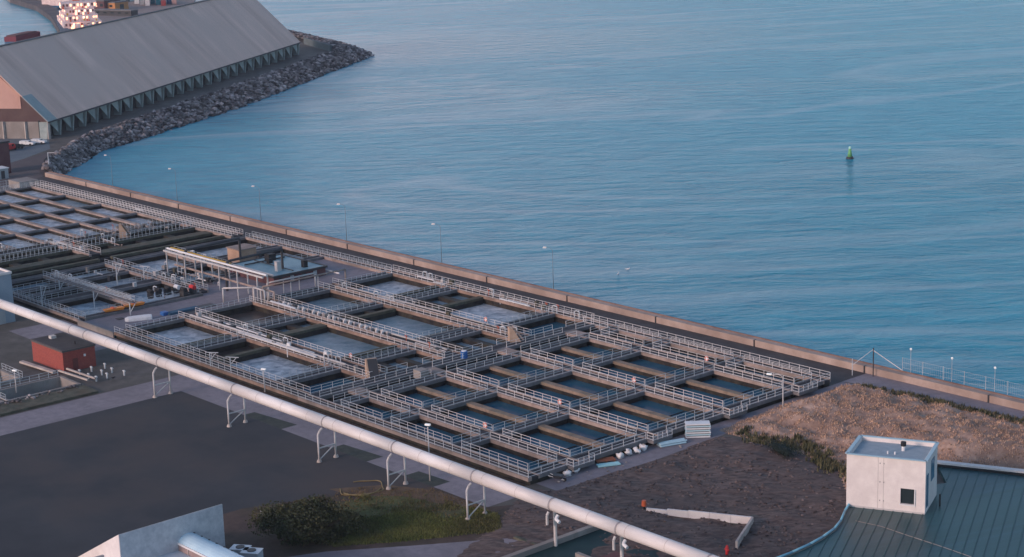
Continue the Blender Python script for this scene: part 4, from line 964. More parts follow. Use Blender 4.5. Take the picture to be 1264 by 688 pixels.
for k, (xa, ya, xb, yb, h) in enumerate(((-272,166.5,-266.5,172.5,3.2),(-266.0,171.0,-266.0,189.0,3.6),(-264.8,170.5,-268.2,170.5,3.2),(-263.2,171.5,-270,171.5,3.0),(-268.5,173.6,-268.5,184,3.4))):
    MB().tube([(xa,ya,.6),(xa,ya,h),(xb,yb,h),(xb,yb,.6)],.16,8).build('pipe_arch', M['deck'] if k%2 else M['steel'], G2, smooth=True)
    for t_ in (.33,.66): MB().cyl((xa+(xb-xa)*t_,ya+(yb-ya)*t_,.6),(xa+(xb-xa)*t_,ya+(yb-ya)*t_,h),.1,n=6).build('support', M['steel'], G2)
# small service bridges/ladders over the inlet tanks
SB = worldspace(thing('service_bridge', (-300,155,0), 'slender steel service bridge with diagonal braces over the inlet tanks', 'footbridge'))
a = at(68,343,3.0); b = at(165,374,3.0)
MB().bar(a,b,.6,.15).build('deck', M['deck_grey'], SB)
for k in range(2):
    off = Vector((0,.3*(1 if k else -1),0)); MB().bar(a+off+Vector((0,0,1)),b+off+Vector((0,0,1)),.07).bar(a+off+Vector((0,0,.5)),b+off+Vector((0,0,.5)),.05).build('railing', M['rail_dull'], SB)
for t_ in (.05,.5,.95):
    p = a.lerp(b,t_); MB().bar((p.x,p.y,-.3),(p.x,p.y,3),.16).bar((p.x,p.y,1),(p.x+1.2,p.y+.6,3),.1).build('leg', M['rail_dull'], SB)
def mast(px, py, z, h, label, rz=0):
    t = thing('davit_hoist', at(px,py,z), label, 'hoist', 'davit hoists on the tank walkways', rz)
    MB().cyl((0,0,0),(0,0,h),.1,n=6).build('mast', M['rail_dull'], t); MB().bar((0,0,h*.45),(.9,.6,h),.1).build('brace', M['rail_dull'], t); MB().bar((-.6,-.4,h),(1.2,.8,h),.1).build('jib', M['rail_dull'], t)
mast(53,384,0,4.6,'tall davit hoist in front of the pump house side'); mast(260,452,1,2.2,'small davit hoist on the front walkway, left of a pair'); mast(285,458,1,2.2,'small davit hoist on the front walkway, right of a pair'); mast(145,352,1,4.0,'davit hoist behind the orange floats'); mast(178,345,1,2.5,'davit hoist left of the pipe gantry')

# odd objects
def upturned(p, L_, W, H_, rz, m, name, label, cat):
    s = MB(); secs = [(-L_/2,.35),(-L_*.38,.85),(-L_*.1,1),(L_*.25,1),(L_*.46,.9),(L_/2,.75)]; n = 9
    for x, k in secs:
        for i in range(n):
            t_ = math.pi*i/(n-1); s.v.append((x, math.cos(t_)*W/2*k, max(0, math.sin(t_))**.7*H_*(.6+.4*k)))
    for a_ in range(len(secs)-1):
        for i in range(n-1): s.f.append((a_*n+i, a_*n+i+1, (a_+1)*n+i+1, (a_+1)*n+i))
    s.f.append(tuple(range(n))); s.f.append(tuple(range((len(secs)-1)*n, len(secs)*n)))
    o = s.build(name, m); o.location = p; o.rotation_euler = (0,0,rz); tag(o, label, cat); return o
upturned(at(171,395,.5), 4.6, 1.5, .8, R(68), M['white'], 'upturned_boat', 'white upturned boat lying on the yard by the tank edge', 'boat')
t_o = []
for px, py, lb in ((140,383,'orange float on the tank edge, left one'),(165,377,'orange float on the tank edge, right one next to the boat')):
    p = at(px,py,1.2); t = thing('work_float', p, lb, 'float', 'orange floats', rz=R(80))
    MB().hexa([(-1.6,-.7,0),(1.6,-.7,0),(1.6,.7,0),(-1.6,.7,0),(-1.9,-.8,.35),(1.9,-.8,.45),(1.7,.7,.35),(-1.7,.7,.3)]).build('hull', M['orange'], t)
    MB().box(-.25,.25,-.72,.72,.36,.5).build('seat', M['orange_red'], t)
o = MB().cbox(0,0,.3,1.2,1.0,.6).build('blue_crate', M['blue']); o.location = at(203,389,.5); tag(o, 'small blue crate on the yard right of the upturned boat', 'crate')
t = worldspace(thing('blue_tarpaulin', at(225,384,.5), 'flat blue tarpaulin on the tank edge right of the boat', 'tarpaulin'))
q = at(214,386,.8); MB().box(q.x-1,q.x+.4,q.y-1,q.y+5,.5,.9).build('sheet', mat('dull_blue_tarp',(0.03,0.09,0.15),(0.05,0.12,0.19),1.), t)
# machines row behind the floats
for i, (px, py, m, lb) in enumerate(((219,362,'white','white pump unit in the row behind the yard'),(227,365,'black','black pump unit beside the white one'),(238,362,'red','small red and white pump unit nearest the gantry'),(186,368,'black','dark pump unit at the head of the orange floats'),(196,366,'black','dark pump unit in the middle of the row'),(207,364,'black','dark pump unit beside the white pump'))):
    t = thing('pump_unit', at(px,py,1), lb, 'pump', 'pump units behind the yard')
    MB().cbox(0,0,.5,1.0,1.2,1.0,.3*i).build('base', M['dark_steel'], t); MB().cyl((-.6,0,1.15),(.7,0,1.15),.42,n=10).build('motor', M[m], t)
# concrete hoppers
def hopper(px, py, lb, rz, s_=1.0, warmc=True):
    t = thing('sludge_hopper', at(px,py,1), lb, 'hopper', rz=rz)
    s = MB(); s.hexa([(-1.2*s_,-1*s_,-.5),(1.2*s_,-1*s_,-.5),(1.2*s_,1*s_,-.5),(-1.2*s_,1*s_,-.5),(-1.2*s_,-.9*s_,2.6*s_),(-.6*s_,-.9*s_,2.6*s_),(-.6*s_,.9*s_,2.6*s_),(-1.2*s_,.9*s_,2.6*s_)])
    s.build('body', mat('hopper_render',(0.42,0.28,0.20),(0.50,0.36,0.27),.7), t)
    MB().hexa([(-.5*s_,-.7*s_,2.5*s_),(1.3*s_,-.7*s_,0),(1.3*s_,.8*s_,0),(-.5*s_,.8*s_,2.5*s_),(-.3*s_,-.7*s_,2.7*s_),(1.6*s_,-.7*s_,.1),(1.6*s_,.8*s_,.1),(-.3*s_,.8*s_,2.7*s_)]).build('lid', M['dark_steel'] if not warmc else M['deck'], t)
hopper(636,420,'orange tinted sloping hopper where the aeration tanks meet the clarifiers', R(60), .85)
hopper(460,464,'concrete hopper with a dark sloping lid by the front clarifiers', R(-25), .95, False)
hopper(154,290,'pale sloping hopper among the far settling tanks', R(60), .9)
rubble('equipment_rubble','clutter of pale fittings around the far sloping hopper','fittings', at(168,283,1.2), (2.0,3.5), 60, M['concrete'], (.2,.7), 8)
t = thing('blue_tank', at(573,442,1), 'bright blue drum on the walkway corner of the clarifiers', 'drum'); MB().cyl((0,0,0),(0,0,1.1),.55,n=14).build('drum', M['blue'], t); MB().cyl((0,0,1.1),(0,0,1.2),.4,n=12).build('lid', M['white'], t)

# materials by the end of the clarifiers
PBP = mat('pale_blue_panel',(0.45,0.62,0.68))
t = thing('panel_stack', at(861,539,0), 'neat stack of white panels leaning beside the clarifier end walkway', 'stack', rz=R(49))
for k in range(7): MB().cbox(.04*(k%3),.03*(k%2),.16+.29*k,3.3,1.5,.17).build('panel', (M['white'] if k % 2 == 0 else PBP), t)
for k in range(6): MB().cbox(0,0,.30+.29*k,2.9,1.2,.12).build('spacer', M['dark_steel'], t)
t = thing('pipe_bundle', at(829,549,0), 'bundle of pale blue pipes lying before the white panel stack', 'pipes', rz=R(72))
for k in range(9): MB().cyl((-1.9,-.5+.26*(k%5)+.13*(k//5),.15+.24*(k//5)),(1.9+.1*(k%3),-.5+.26*(k%5)+.13*(k//5),.15+.24*(k//5)),.115,n=8).build('pipe', mat('pale_blue_pipe',(0.42,0.60,0.68)), t)
t = thing('pipe_bundle', at(751,575,0), 'short bundle of pale teal pipes beside the orange pallet', 'pipes', rz=R(65))
for k in range(4): MB().cyl((-1.5,-.4+.26*k,.16),(1.5,-.4+.26*k,.16),.13,n=8).build('pipe', mat('teal_pipe',(0.35,0.62,0.66)), t)
t = thing('pallet', at(747,570,0), 'orange brown timber pallet against the clarifier end wall', 'pallet', rz=R(65))
for k in range(5): MB().cbox(0,-.6+.3*k,.3,2.6,.18,.06).build('slat', mat('orange_timber',(0.32,0.12,0.07)), t)
for k in (-1,0,1): MB().cbox(k*1.1,0,.15,.15,1.4,.24).build('bearer', mat('timber',(0.22,0.10,0.06)), t)
random.seed(5)
for i, (px, py, lb) in enumerate(((766,566,'white bulk bag in the heap by the clarifier end, left one'),(776,562,'white bulk bag in the heap by the clarifier end, middle one'),(786,560,'pale blue white bulk bag in the heap by the clarifier end, right one'),(794,556,'white bulk bag farthest back in the heap'),(700,588,'white bulk bag near the front corner of the clarifiers, left one'),(710,584,'white bulk bag near the front corner of the clarifiers, right one'))):
    t = thing('bulk_bag', at(px,py,0), lb, 'bag', 'white bulk bags')
    MB().blob((0,0,.38),.48,i,2,.6,(1.1,.9,.8)).build('bag', M['white'], t, smooth=True); MB().blob((.1,0,.78),.15,i+5,1,.6).build('neck', M['pale_conc'], t)
t = thing('wheelbarrow', at(690,594,0), 'small dark barrow with pale load near the front corner of the clarifiers', 'barrow', rz=.5)
MB().hexa([(-.5,-.35,.4),(.4,-.3,.35),(.4,.3,.35),(-.5,.35,.4),(-.75,-.5,.85),(.6,-.45,.8),(.6,.45,.8),(-.75,.5,.85)]).build('tray', M['dark_steel'], t)
MB().cyl((.75,-.08,.25),(.75,.08,.25),.25,n=12).build('wheel', M['black'], t)
for sy in (-1,1): MB().bar((.75,sy*.15,.25),(-1.3,sy*.4,.75),.07).build('handle', M['rail'], t)
# orange post, hydrant
t = thing('marker_post', at(795,630,.05), 'orange marker post at the left end of the white kerb wall', 'post')
MB().cyl((0,0,0),(0,0,.55),.16,n=10).build('base', M['black'], t); MB().cyl((0,0,.55),(0,0,1.25),.3,.26,n=10).build('head', M['orange_red'], t)
t = thing('fire_hydrant', at(897.5,686,.05), 'bright red hydrant post between the white pipe and the curved parapet', 'hydrant')
MB().cyl((0,0,0),(0,0,.95),.19,n=12).build('barrel', M['red'], t, smooth=True); MB().cyl((0,0,.95),(0,0,1.25),.22,.08,n=12).build('cap', M['red'], t); MB().cyl((-.32,0,.7),(.32,0,.7),.09,n=8).build('nozzle', M['red'], t)
# white kerb wall, two legs
KW = worldspace(thing('kerb_wall', (-140,148,0), 'low white concrete kerb wall in an L on the dirt field', 'low wall'))
a = Vector((*at(798,629.5,.45)[:2],)); b = Vector((*at(929,643.5,.45)[:2],)); c = Vector((*at(909,674,.45)[:2],))
def lowwall(p, q, h, w, n, name, m):
    for k in range(n):
        A = p.lerp(q, k/n); B = p.lerp(q, (k+1)/n); d = (B-A).normalized(); A2 = A + d*.02; B2 = B - d*.02
        hh = h*(.35+.65*min(1,(k+1.5)/n*1.6)) if name == 'front_segment' else h
        MB().bar((A2.x,A2.y,hh/2+.1),(B2.x,B2.y,hh/2+.1), w, hh+.2).build('wall_segment', m, KW)
lowwall(a, b, .75, .26, 5, 'front_segment', M['white_conc']); lowwall(b, c, .78, .26, 3, 'x', M['pale_conc'])
# dark skip on the scrub
t = thing('dark_hedge', at(965,559,.3), 'very dark green clipped hedge lump at the foot of the dry mound', 'hedge', rz=R(-22))
s = MB(); random.seed(9)
for k in range(1500):
    x = random.uniform(-2.7,2.7); y = random.uniform(-.9,.9); z = random.uniform(0,1.1); a_ = random.uniform(0,6.28); r = .13
    s.poly([(x,y,z),(x+r*math.cos(a_),y+r*math.sin(a_),z+random.uniform(-.1,.1)),(x+r*math.cos(a_+1.2),y+r*math.sin(a_+1.2),z+random.uniform(0,.15))])
s.build('foliage', mat('dark_hedge_leaf',(0.008,0.018,0.016),(0.014,0.028,0.022),2.), t); MB().blob((0,0,.45),1,3,2,.2,(2.5,.75,.5)).build('stem', mat('hedge_core',(0.008,0.016,0.014)), t)

# ------------------------------------------------------------------ teal roofed building with curved parapet, white tower
RZ = 0.55
curve_px = [(1043,628),(1038,640),(1030,650),(1016,660),(1000,669),(978,679),(955,688)]
cpts = [at(px,py,RZ+.5) for px,py in curve_px]
ext = cpts[-1] + (cpts[-1]-cpts[-2])*3
cpts2 = cpts + [ext]
top_r = at(1157,569.5,RZ+.5); far_r = top_r + (at(1264,581,RZ+.5)-top_r)*2.6
start = cpts[0] + Vector((-.6,1.2,0))
RB = worldspace(thing('low_roof_building', (-105,160,0), 'low building with a broad ribbed dark teal roof at the bottom right', 'building'))
M['teal_seam'] = seam_mat('dark_teal_sheet', (0.008,0.055,0.058), (0.020,0.080,0.098), Vector((.35,1)).normalized(), 1.05, 0.42, (.8,.03), .001, c3=(0.014,0.068,0.070))
back_l = Vector((-129.3, 165.6)) 
poly = [(p.x,p.y) for p in cpts2] + [(ext.x+60, ext.y-20), (far_r.x+6, far_r.y), (top_r.x, top_r.y), (-125.2, 177.0), (-130.6, 166.4)]
s = MB(); s.prism(poly, -.5, RZ); s.build('roof', M['teal_seam'], RB)
s = MB(); s.tube([(p.x,p.y,RZ+.26) for p in [Vector((-130.4,166.0,0))]+cpts2], .14, 8); s.build('rim_rail', mat('blue_rim',(0.22,0.48,0.60),rough=.35), RB, smooth=True)
s = MB()
cc = [Vector((-130.4,166.0,0))]+cpts2
for p, q in zip(cc, cc[1:]): s.bar((p.x,p.y,.15),(q.x,q.y,.15),.3,1.0)
s.build('curved_parapet', M['concrete'], RB)
MB().bar((top_r.x-1.5,top_r.y-.6,RZ+.15),(far_r.x,far_r.y,RZ+.15),.9,.7).build('rear_parapet', M['white_conc'], RB)
d = (far_r-top_r); MB().bar((top_r.x-1.5+.3,top_r.y-1.1,RZ+.02),(far_r.x+.3,far_r.y-.5,RZ+.02),.35,.5).build('gutter', M['black'], RB)
sdir = (at(1118,600,RZ)-at(1100,640,RZ)).to_2d().normalized(); spn = Vector((-sdir.y, sdir.x))
def clipseg(o_, d_, poly):
    ts = []
    for (x1,y1),(x2,y2) in zip(poly, poly[1:]+poly[:1]):
        e = Vector((x2-x1,y2-y1)); den = d_.x*e.y-d_.y*e.x
        if abs(den) < 1e-9: continue
        w_ = Vector((x1,y1))-o_; t_ = (w_.x*e.y-w_.y*e.x)/den; u_ = (w_.x*d_.y-w_.y*d_.x)/den
        if 0 <= u_ < 1: ts.append(t_)
    return sorted(ts)
s = MB(); oc = at(1150,640,RZ).to_2d()
for k in range(-60,120):
    ts = clipseg(oc+spn*(k*1.15), sdir, poly)
    for a_, b_ in zip(ts[::2], ts[1::2]):
        if b_-a_ < 1.5: continue
        A = oc+spn*(k*1.15)+sdir*(a_+.5); B = oc+spn*(k*1.15)+sdir*(b_-.5); s.bar((A.x,A.y,RZ+.05),(B.x,B.y,RZ+.02),.07,.10)
s.build('standing_seams', mat('seam_metal',(0.018,0.08,0.082),(0.03,0.108,0.11),.2,rough=.45), RB)
# thin cable across the roof
s = MB(); pts = [at(px,py,RZ+.05) for px,py in ((1056,643),(1088,650),(1120,661),(1160,674),(1200,688))]; s.tube(pts,.025,5); s.build('safety_line', M['pale_conc'], RB)
for k,(px,py) in enumerate(((1160,625),)):
    p = at(px,py,RZ); MB().cyl(p,(p.x,p.y,RZ+1.5),.1,n=8).build('vent_pipe', M['black'], RB)
# tower on the roof
b0 = at(1044.5,625,RZ); b1 = at(1141.5,635.5,RZ); b2 = at(1156,611,RZ)
WT = 7.15
tl = at(1044,562,WT+RZ-.6)
b3 = b0 + (b2-b1)
WT_ = worldspace(thing('white_tower', (b0.x,b0.y,RZ), 'white concrete box tower with one small window standing on the teal roof', 'building'))
def lift(p, z): return (p.x, p.y, z)
zt = RZ + 6.55
ex = (b1-b0).normalized(); ey = (b2-b1).normalized()
corners = [b0, b1, b2, b3]
# walls as four slabs around, window hole in front wall
def quadwall(name, u0, u1, z0, z1, m, base=None, dirv=None, th=.3, nrm=None, parent=None):
    A = base + dirv*u0; B = base + dirv*u1
    return MB().hexa([(A.x,A.y,z0),(B.x,B.y,z0),(B.x+nrm.x*th,B.y+nrm.y*th,z0),(A.x+nrm.x*th,A.y+nrm.y*th,z0),(A.x,A.y,z1),(B.x,B.y,z1),(B.x+nrm.x*th,B.y+nrm.y*th,z1),(A.x+nrm.x*th,A.y+nrm.y*th,z1)]).build(name, m, parent or WT_)
Lf = (b1-b0).length; Ls = (b2-b1).length
wu0, wu1, wz0, wz1 = Lf*.69, Lf*.865, RZ+1.05, RZ+2.95
front = MB()
def addq(mb, u0,u1,z0,z1,base,dirv,nrm,th):
    A = base + dirv*u0; B = base + dirv*u1
    mb.hexa([(A.x,A.y,z0),(B.x,B.y,z0),(B.x+nrm.x*th,B.y+nrm.y*th,z0),(A.x+nrm.x*th,A.y+nrm.y*th,z0),(A.x,A.y,z1),(B.x,B.y,z1),(B.x+nrm.x*th,B.y+nrm.y*th,z1),(A.x+nrm.x*th,A.y+nrm.y*th,z1)])
for q in ((0,wu0,RZ-.1,zt),(wu1,Lf,RZ-.1,zt),(wu0,wu1,RZ-.1,wz0),(wu0,wu1,wz1,zt)): addq(front,*q,b0,ex,ey,.35)
fo = front.build('front_wall', M['white_conc'], WT_)
MB().hexa([lift(b0+ey*.37,RZ-.1),lift(b0+ey*.37+ex*.3,RZ-.1),lift(b3+ex*.3,RZ-.1),lift(b3,RZ-.1),lift(b0+ey*.37,zt),lift(b0+ey*.37+ex*.3,zt),lift(b3+ex*.3,zt),lift(b3,zt)]).build('left_wall', M['white_conc'], WT_)
side = MB(); addq(side, .37, Ls, RZ-.1, zt, b1, ey, -ex, .3); side.build('side_wall', M['white_conc'], WT_)
back = MB(); addq(back, .32, Lf-.32, RZ-.1, zt, b3, ex, -ey, .3); back.build('back_wall', M['white_conc'], WT_)
rf = MB(); q0,q1,q2,q3 = [p for p in (b0+ex*.3+ey*.36, b1-ex*.3+ey*.36, b2-ex*.3-ey*.3, b3+ex*.3-ey*.3)]
rf.hexa([lift(p,zt-.75) for p in (q0,q1,q2,q3)]+[lift(p,zt-.45) for p in (q0,q1,q2,q3)]); rf.build('roof', mat('grey_blue_felt',(0.27,0.34,0.39),(0.34,0.41,0.46),1.2), WT_)
cap = MB()
for p,q in ((b0,b1),(b1,b2),(b2,b3),(b3,b0)):
    cap.bar(lift(p,zt+.04),lift(q,zt+.04),.42,.08)
cap.build('coping', mat('metal_coping',(0.38,0.52,0.58),rough=.35), WT_)
wi = MB(); addq(wi, wu0+.02, wu1-.02, wz0+.02, wz1-.02, b0+ey*.2, ex, ey, .04); win = wi.build('window', M['window'], WT_)
fr = MB()
for q in ((wu0-.1,wu1+.12,wz0-.16,wz0-.003),(wu1+.003,wu1+.12,wz0,wz1)): addq(fr,*q,b0-ey*.12,ex,ey,.12)
fr.build('window_sill', M['white'], WT_)
ws = MB(); addq(ws, .6, 1.6, RZ+.6, RZ+4.6, b1+ex*.02, ey, ex, .04); ws.build('side_window', mat('blue_glass',(0.05,0.15,0.25),rough=.15), WT_)
ws = MB(); addq(ws, 3.2, 5.0, RZ+3.0, RZ+5.6, b1+ex*.02, ey, ex, .04); ws.build('side_window', mat('blue_glass_b',(0.07,0.2,0.3),rough=.15), WT_)
for jt in (.40,.47):
    k = MB(); addq(k, Lf*jt, Lf*jt+.05, RZ+.1, zt-.1, b0-ey*.008, ex, ey, .02); k.build('joint', mat('joint_shadow',(0.45,0.40,0.39)), WT_)
k = MB(); addq(k, 0, Lf, RZ-.05, RZ+.22, b0-ey*.03, ex, ey, .03); k.build('base_flashing', M['steel'], WT_)
for uz in (1.1, 3.4, 5.7):
    for du in (0,.45):
        k = MB(); addq(k, Lf*.42+du, Lf*.42+du+.14, RZ+uz, RZ+uz+.14, b0-ey*.015, ex, ey, .03); k.build('tie_hole', M['band'], WT_)
p = b0 + ex*(Lf*.62) + ey*(Ls*.62)
MB().cyl(lift(p,zt-.45),lift(p,zt+.15),.22,n=10).build('vent_pipe', M['white'], WT_); MB().cyl(lift(p,zt+.15),lift(p,zt+.65),.34,n=10).build('vent_cowl', M['black'], WT_)
for f_ in (.48,.40):
    p2 = b0 + ex*(Lf*f_*1.15) + ey*(Ls*.38); MB().cyl(lift(p2,zt-.45),lift(p2,zt-.1),.1,n=8).build('roof_outlet', M['white'], WT_)

# ------------------------------------------------------------------ bottom left building with a blue duct
BL = worldspace(thing('gabled_building', (-170,90,0), 'white walled building with a sloping roofline at the bottom left', 'building'))
xw, ya, yb, ht = -166.3, 86.8, 99.7, 8.0
xl, zl = -190.0, -4.8
s = MB(); s.hexa([(xl,ya,-5.2),(xw,ya,-5.2),(xw,yb,-5.2),(xl,yb,-5.2),(xl,ya,zl),(xw,ya,ht),(xw,yb,ht),(xl,yb,zl)])
s.build('gable_wall', M['white_conc'], BL)
MB().hexa([(xw+.02,ya,0),(xw+.12,ya,0),(xw+.12,yb,0),(xw+.02,yb,0),(xw+.02,ya,ht),(xw+.12,ya,ht),(xw+.12,yb,ht),(xw+.02,yb,ht)]).build('side_cladding', mat('rough_shaded_render',(0.40,0.40,0.43),(0.55,0.54,0.56),1.2,bump=.03,bscale=6), BL)  # rough render, greyer than the gable: this side's shade is in its colour
a = at(208,651,5.5); b = at(300,695,5.5); d = (b-a).normalized(); nrm = Vector((-d.y,d.x,0))
if nrm.dot(Vector((-1,1,0))) < 0: nrm = -nrm
BD = worldspace(thing('duct_housing', (a.x,a.y,0), 'long blue barrel topped duct with perforated side at the bottom left', 'duct'))
s = MB(); n = 12; prof = [(math.cos(math.pi*i/(n-1))*1.25, math.sin(math.pi*i/(n-1))*.9) for i in range(n)]
for base in (a - d*.0, b + d*6):
    for w, z in prof: s.v.append((base.x+nrm.x*w, base.y+nrm.y*w, 5.0+z))
for i in range(n-1): s.f.append((i,i+1,n+i+1,n+i))
s.f.append(tuple(range(n))); s.f.append(tuple(range(n,2*n)))
s.build('barrel_top', mat('sky_blue_metal',(0.42,0.60,0.72),(0.50,0.68,0.78),.6,rough=.3), BD, smooth=False)
e0 = a - nrm*1.25; e1 = b + d*6 - nrm*1.25
MB().hexa([(e0.x,e0.y,4.2),(e1.x,e1.y,4.2),(e1.x+nrm.x*2.5,e1.y+nrm.y*2.5,4.2),(e0.x+nrm.x*2.5,e0.y+nrm.y*2.5,4.2),(e0.x,e0.y,4.99),(e1.x,e1.y,4.99),(e1.x+nrm.x*2.5,e1.y+nrm.y*2.5,4.99),(e0.x+nrm.x*2.5,e0.y+nrm.y*2.5,4.99)]).build('grille', mat('louvre_brown',(0.28,0.20,0.19),(0.34,0.26,0.25),2), BD)
MB().bar((e0.x,e0.y,5.05),(e1.x,e1.y,5.05),.22).build('edge_trim', M['white'], BD)
for k in range(9):
    p = a.lerp(b,.08+.1*k) + nrm*.75; MB().cyl((p.x,p.y,5.60),(p.x,p.y,5.78),.12,n=8).build('stud', M['dark_steel'], BD)
for k in range(5):
    p = e0.lerp(e1,.12+.17*k) - nrm*.02; MB().cbox(p.x,p.y,4.6,.12,.12,.75,math.atan2(d.y,d.x)).build('mullion', M['pale_conc'], BD)
LR = worldspace(thing('flat_roof_annex', (-160,80,0), 'pale blue flat roofed annex in front of the duct at the bottom left', 'building'))
f0 = e0 - nrm*.05; f1 = e1 - nrm*.05; f2 = f1 - nrm*26; f3 = f0 - nrm*26 
MB().hexa([lift(f0,0),lift(f1,0),lift(f2,0),lift(f3,0),lift(f0,4.15),lift(f1,4.15),lift(f2,4.15),lift(f3,4.15)]).build('wall', M['white_conc'], LR)
MB().hexa([lift(f0,4.16),lift(f1,4.16),lift(f2,4.16),lift(f3,4.16),lift(f0,4.25),lift(f1,4.25),lift(f2,4.25),lift(f3,4.25)]).build('roof', mat('pale_blue_membrane',(0.38,0.46,0.54),(0.44,0.52,0.59),.4,rough=.5), LR)
MB().bar(lift(f0,4.4),lift(f3,4.4),.25,.5).build('parapet', M['grey_cladding'], LR)
for i,(px,py,w,d_) in enumerate(((297,682,2.0,1.4),(311,686,2.0,1.6))):
    p = at(px,py,3.4); t = thing('air_handling_unit', (p.x,p.y,0), ('pale blue rooftop unit at the end of the duct, rear one','pale blue rooftop unit at the end of the duct, front one')[i], 'air unit', 'rooftop air units', rz=R(35))
    MB().cbox(0,0,2.0,w,d_,3.9).build('casing', M['teal_pale'] if 'teal_pale' in M else M['grey_cladding'], t); MB().cyl((0,0,3.95),(0,0,4.1),.5,n=14).build('fan', M['dark_steel'], t); MB().cbox(0,0,3.98,w+.1,d_+.1,.06).build('lid', M['white'], t)
p = at(362,694,2.6); t = thing('parked_van', (p.x,p.y,0), 'pale blue white van roof cut off by the bottom edge of the photo', 'van')
vt = vehicle((p.x,p.y,0.03), R(20), 'pale white van by the bush at the bottom edge', M['white'], None, 5.4, 2.1, 2.3); bpy.data.objects.remove(t)

# ------------------------------------------------------------------ bush, grass, hoses, tank at the bottom
def bush(c, rx, ry, rz_, n, label):
    t = thing('bush', c, label, 'bush'); s = MB(); random.seed(21)
    lobes = [(random.uniform(-.6,.6)*rx, random.uniform(-.6,.6)*ry, random.uniform(.25,.75)*rz_, random.uniform(.3,.55)) for k in range(16)]
    for k in range(n):
        lx, ly_, lz, lr = random.choice(lobes)
        v = Vector((random.gauss(0,1),random.gauss(0,1),random.gauss(0,1))).normalized()*(random.random()**.35)
        x = lx+v.x*lr*rx; y = ly_+v.y*lr*ry; z = lz+v.z*lr*rz_*.9
        if z < .05: z = random.uniform(.05,.5)
        r = random.uniform(.09,.2); a_ = Vector((random.gauss(0,1),random.gauss(0,1),random.gauss(0,1))).normalized(); b_ = a_.orthogonal().normalized()
        s.poly([(x-a_.x*r,y-a_.y*r,z-a_.z*r),(x+b_.x*r*.6,y+b_.y*r*.6,z+b_.z*r*.6),(x+a_.x*r,y+a_.y*r,z+a_.z*r),(x-b_.x*r*.6,y-b_.y*r*.6,z-b_.z*r*.6)])
    s.build('foliage', M['leaf'], t)
    s = MB()
    for k in range(40):
        a_ = random.uniform(0,6.28); rr = random.uniform(.3,.95); s.cyl((random.uniform(-1,1),random.uniform(-1,1),0),(math.cos(a_)*rx*rr,math.sin(a_)*ry*rr,rz_*random.uniform(.5,1.0)),.07,.02,n=5)
    s.build('stems', M['twig'], t)
bc = at(384,664,0)
bush((bc.x,bc.y,0), 5.4, 6.2, 4.0, 17000, 'large dark olive bush beside the lawn at the bottom')
lawn = [(-176,122),(-174,129),(-167,132),(-157.5,132.4),(-153.0,129.0),(-155.2,126),(-159.5,118.5),(-163.6,112.5),(-168,112),(-172,116)]
def pin(poly):
    def f(x,y):
        c=False;n=len(poly)
        for i in range(n):
            x1,y1=poly[i];x2,y2=poly[(i+1)%n]
            if (y1>y)!=(y2>y) and x<(x2-x1)*(y-y1)/(y2-y1)+x1: c=not c
        return c
    return f
li = pin(lawn)
def gd(x, y): return max(.02, min(1, 1.3 + (-(x+160))*-.09 - .07*(y-120) + 1.2*noise.noise(Vector((x*.3,y*.3,1)))))
random.seed(31)
tag(tufts('lawn', li, lambda x,y: .02, (-177,-150,110,133), 9000, M['grass'], (0.12,0.35), 0.06, 0.25, 4, gd), 'rough green lawn strip beside the bush below the white pipe', 'grass', kind='stuff')
tag(tufts('dead_grass', pin([(-180,112),(-178,126),(-170,133),(-158,133),(-153,133),(-160,122),(-166,110)]), lambda x,y: .02, (-181,-150,104,133), 1800, mat('dead_grass_blades',(0.11,0.075,0.04),(0.19,0.13,0.06),.3,island=.5), (0.08,0.25), 0.05, 0.3, 4), 'sparse yellow brown dead grass around the lawn', 'grass', kind='stuff')
s = MB(); pts = []
for k in range(30):
    t_ = k/29; ang = -2.2 + t_*5.2
    hc_ = at(446,603,0); pts.append(Vector((hc_.x+2.6*math.cos(ang)+.3*math.sin(3*ang), hc_.y+2.9*math.sin(ang)+.25*math.sin(5*ang), .08)))
s.tube(pts,.07,6); o = s.build('yellow_hose', M['yellow']); tag(o, 'yellow hose lying in a loop on the brown soil beneath the pipe', 'hose')
s = MB(); pts = [at(px,py,.08) for px,py in ((470,603),(463,608),(450,612),(432,611),(424,609))]; s.tube(pts,.1,6); tag(s.build('yellow_hose', M['yellow']), 'short straight end of yellow hose on the soil nearest the bush', 'hose')
p = at(323,633,.1); o = MB().cbox(0,0,.12,.35,2.6,.2,0).build('timber_plank', M['pale_conc']); o.location = p; o.rotation_euler=(0,0,R(60)); tag(o, 'pale plank lying on the dark soil left of the bush', 'plank')
# tank at the bottom edge
BT = worldspace(thing('sunken_tank', (-140,125,0), 'dark sunken tank with thin grey dividing walls at the bottom edge', 'tank'))
MB().box(-145.6,-124.5,100,138.6,.03,.12).build('water', mat('murky_teal',(0.008,0.03,0.035),(0.014,0.042,0.046),.3,rough=.6,spec=.15), BT)
for q in ((-146.0,-145.3,100,139),(-145.3,-124.5,138.4,138.9)): MB().box(*q,0,.75).build('rim_wall', M['mossy_grey'] if 'mossy_grey' in M else M['concrete'], BT)
MB().box(-141.2,-124.5,129.7,130.2,0,.6).build('divider', M['concrete'], BT)
MB().box(-150.5,-146.0,128.6,129.1,0,.3).build('divider', M['mossy'], BT)
MB().box(-136.5,-133.5,128.3,131.5,0,1.6).build('pump_base', M['maroon'], BT)

for o in list(bpy.data.objects):
    if '_w' in o: del o['_w']
bpy.data.objects.remove(TRI)

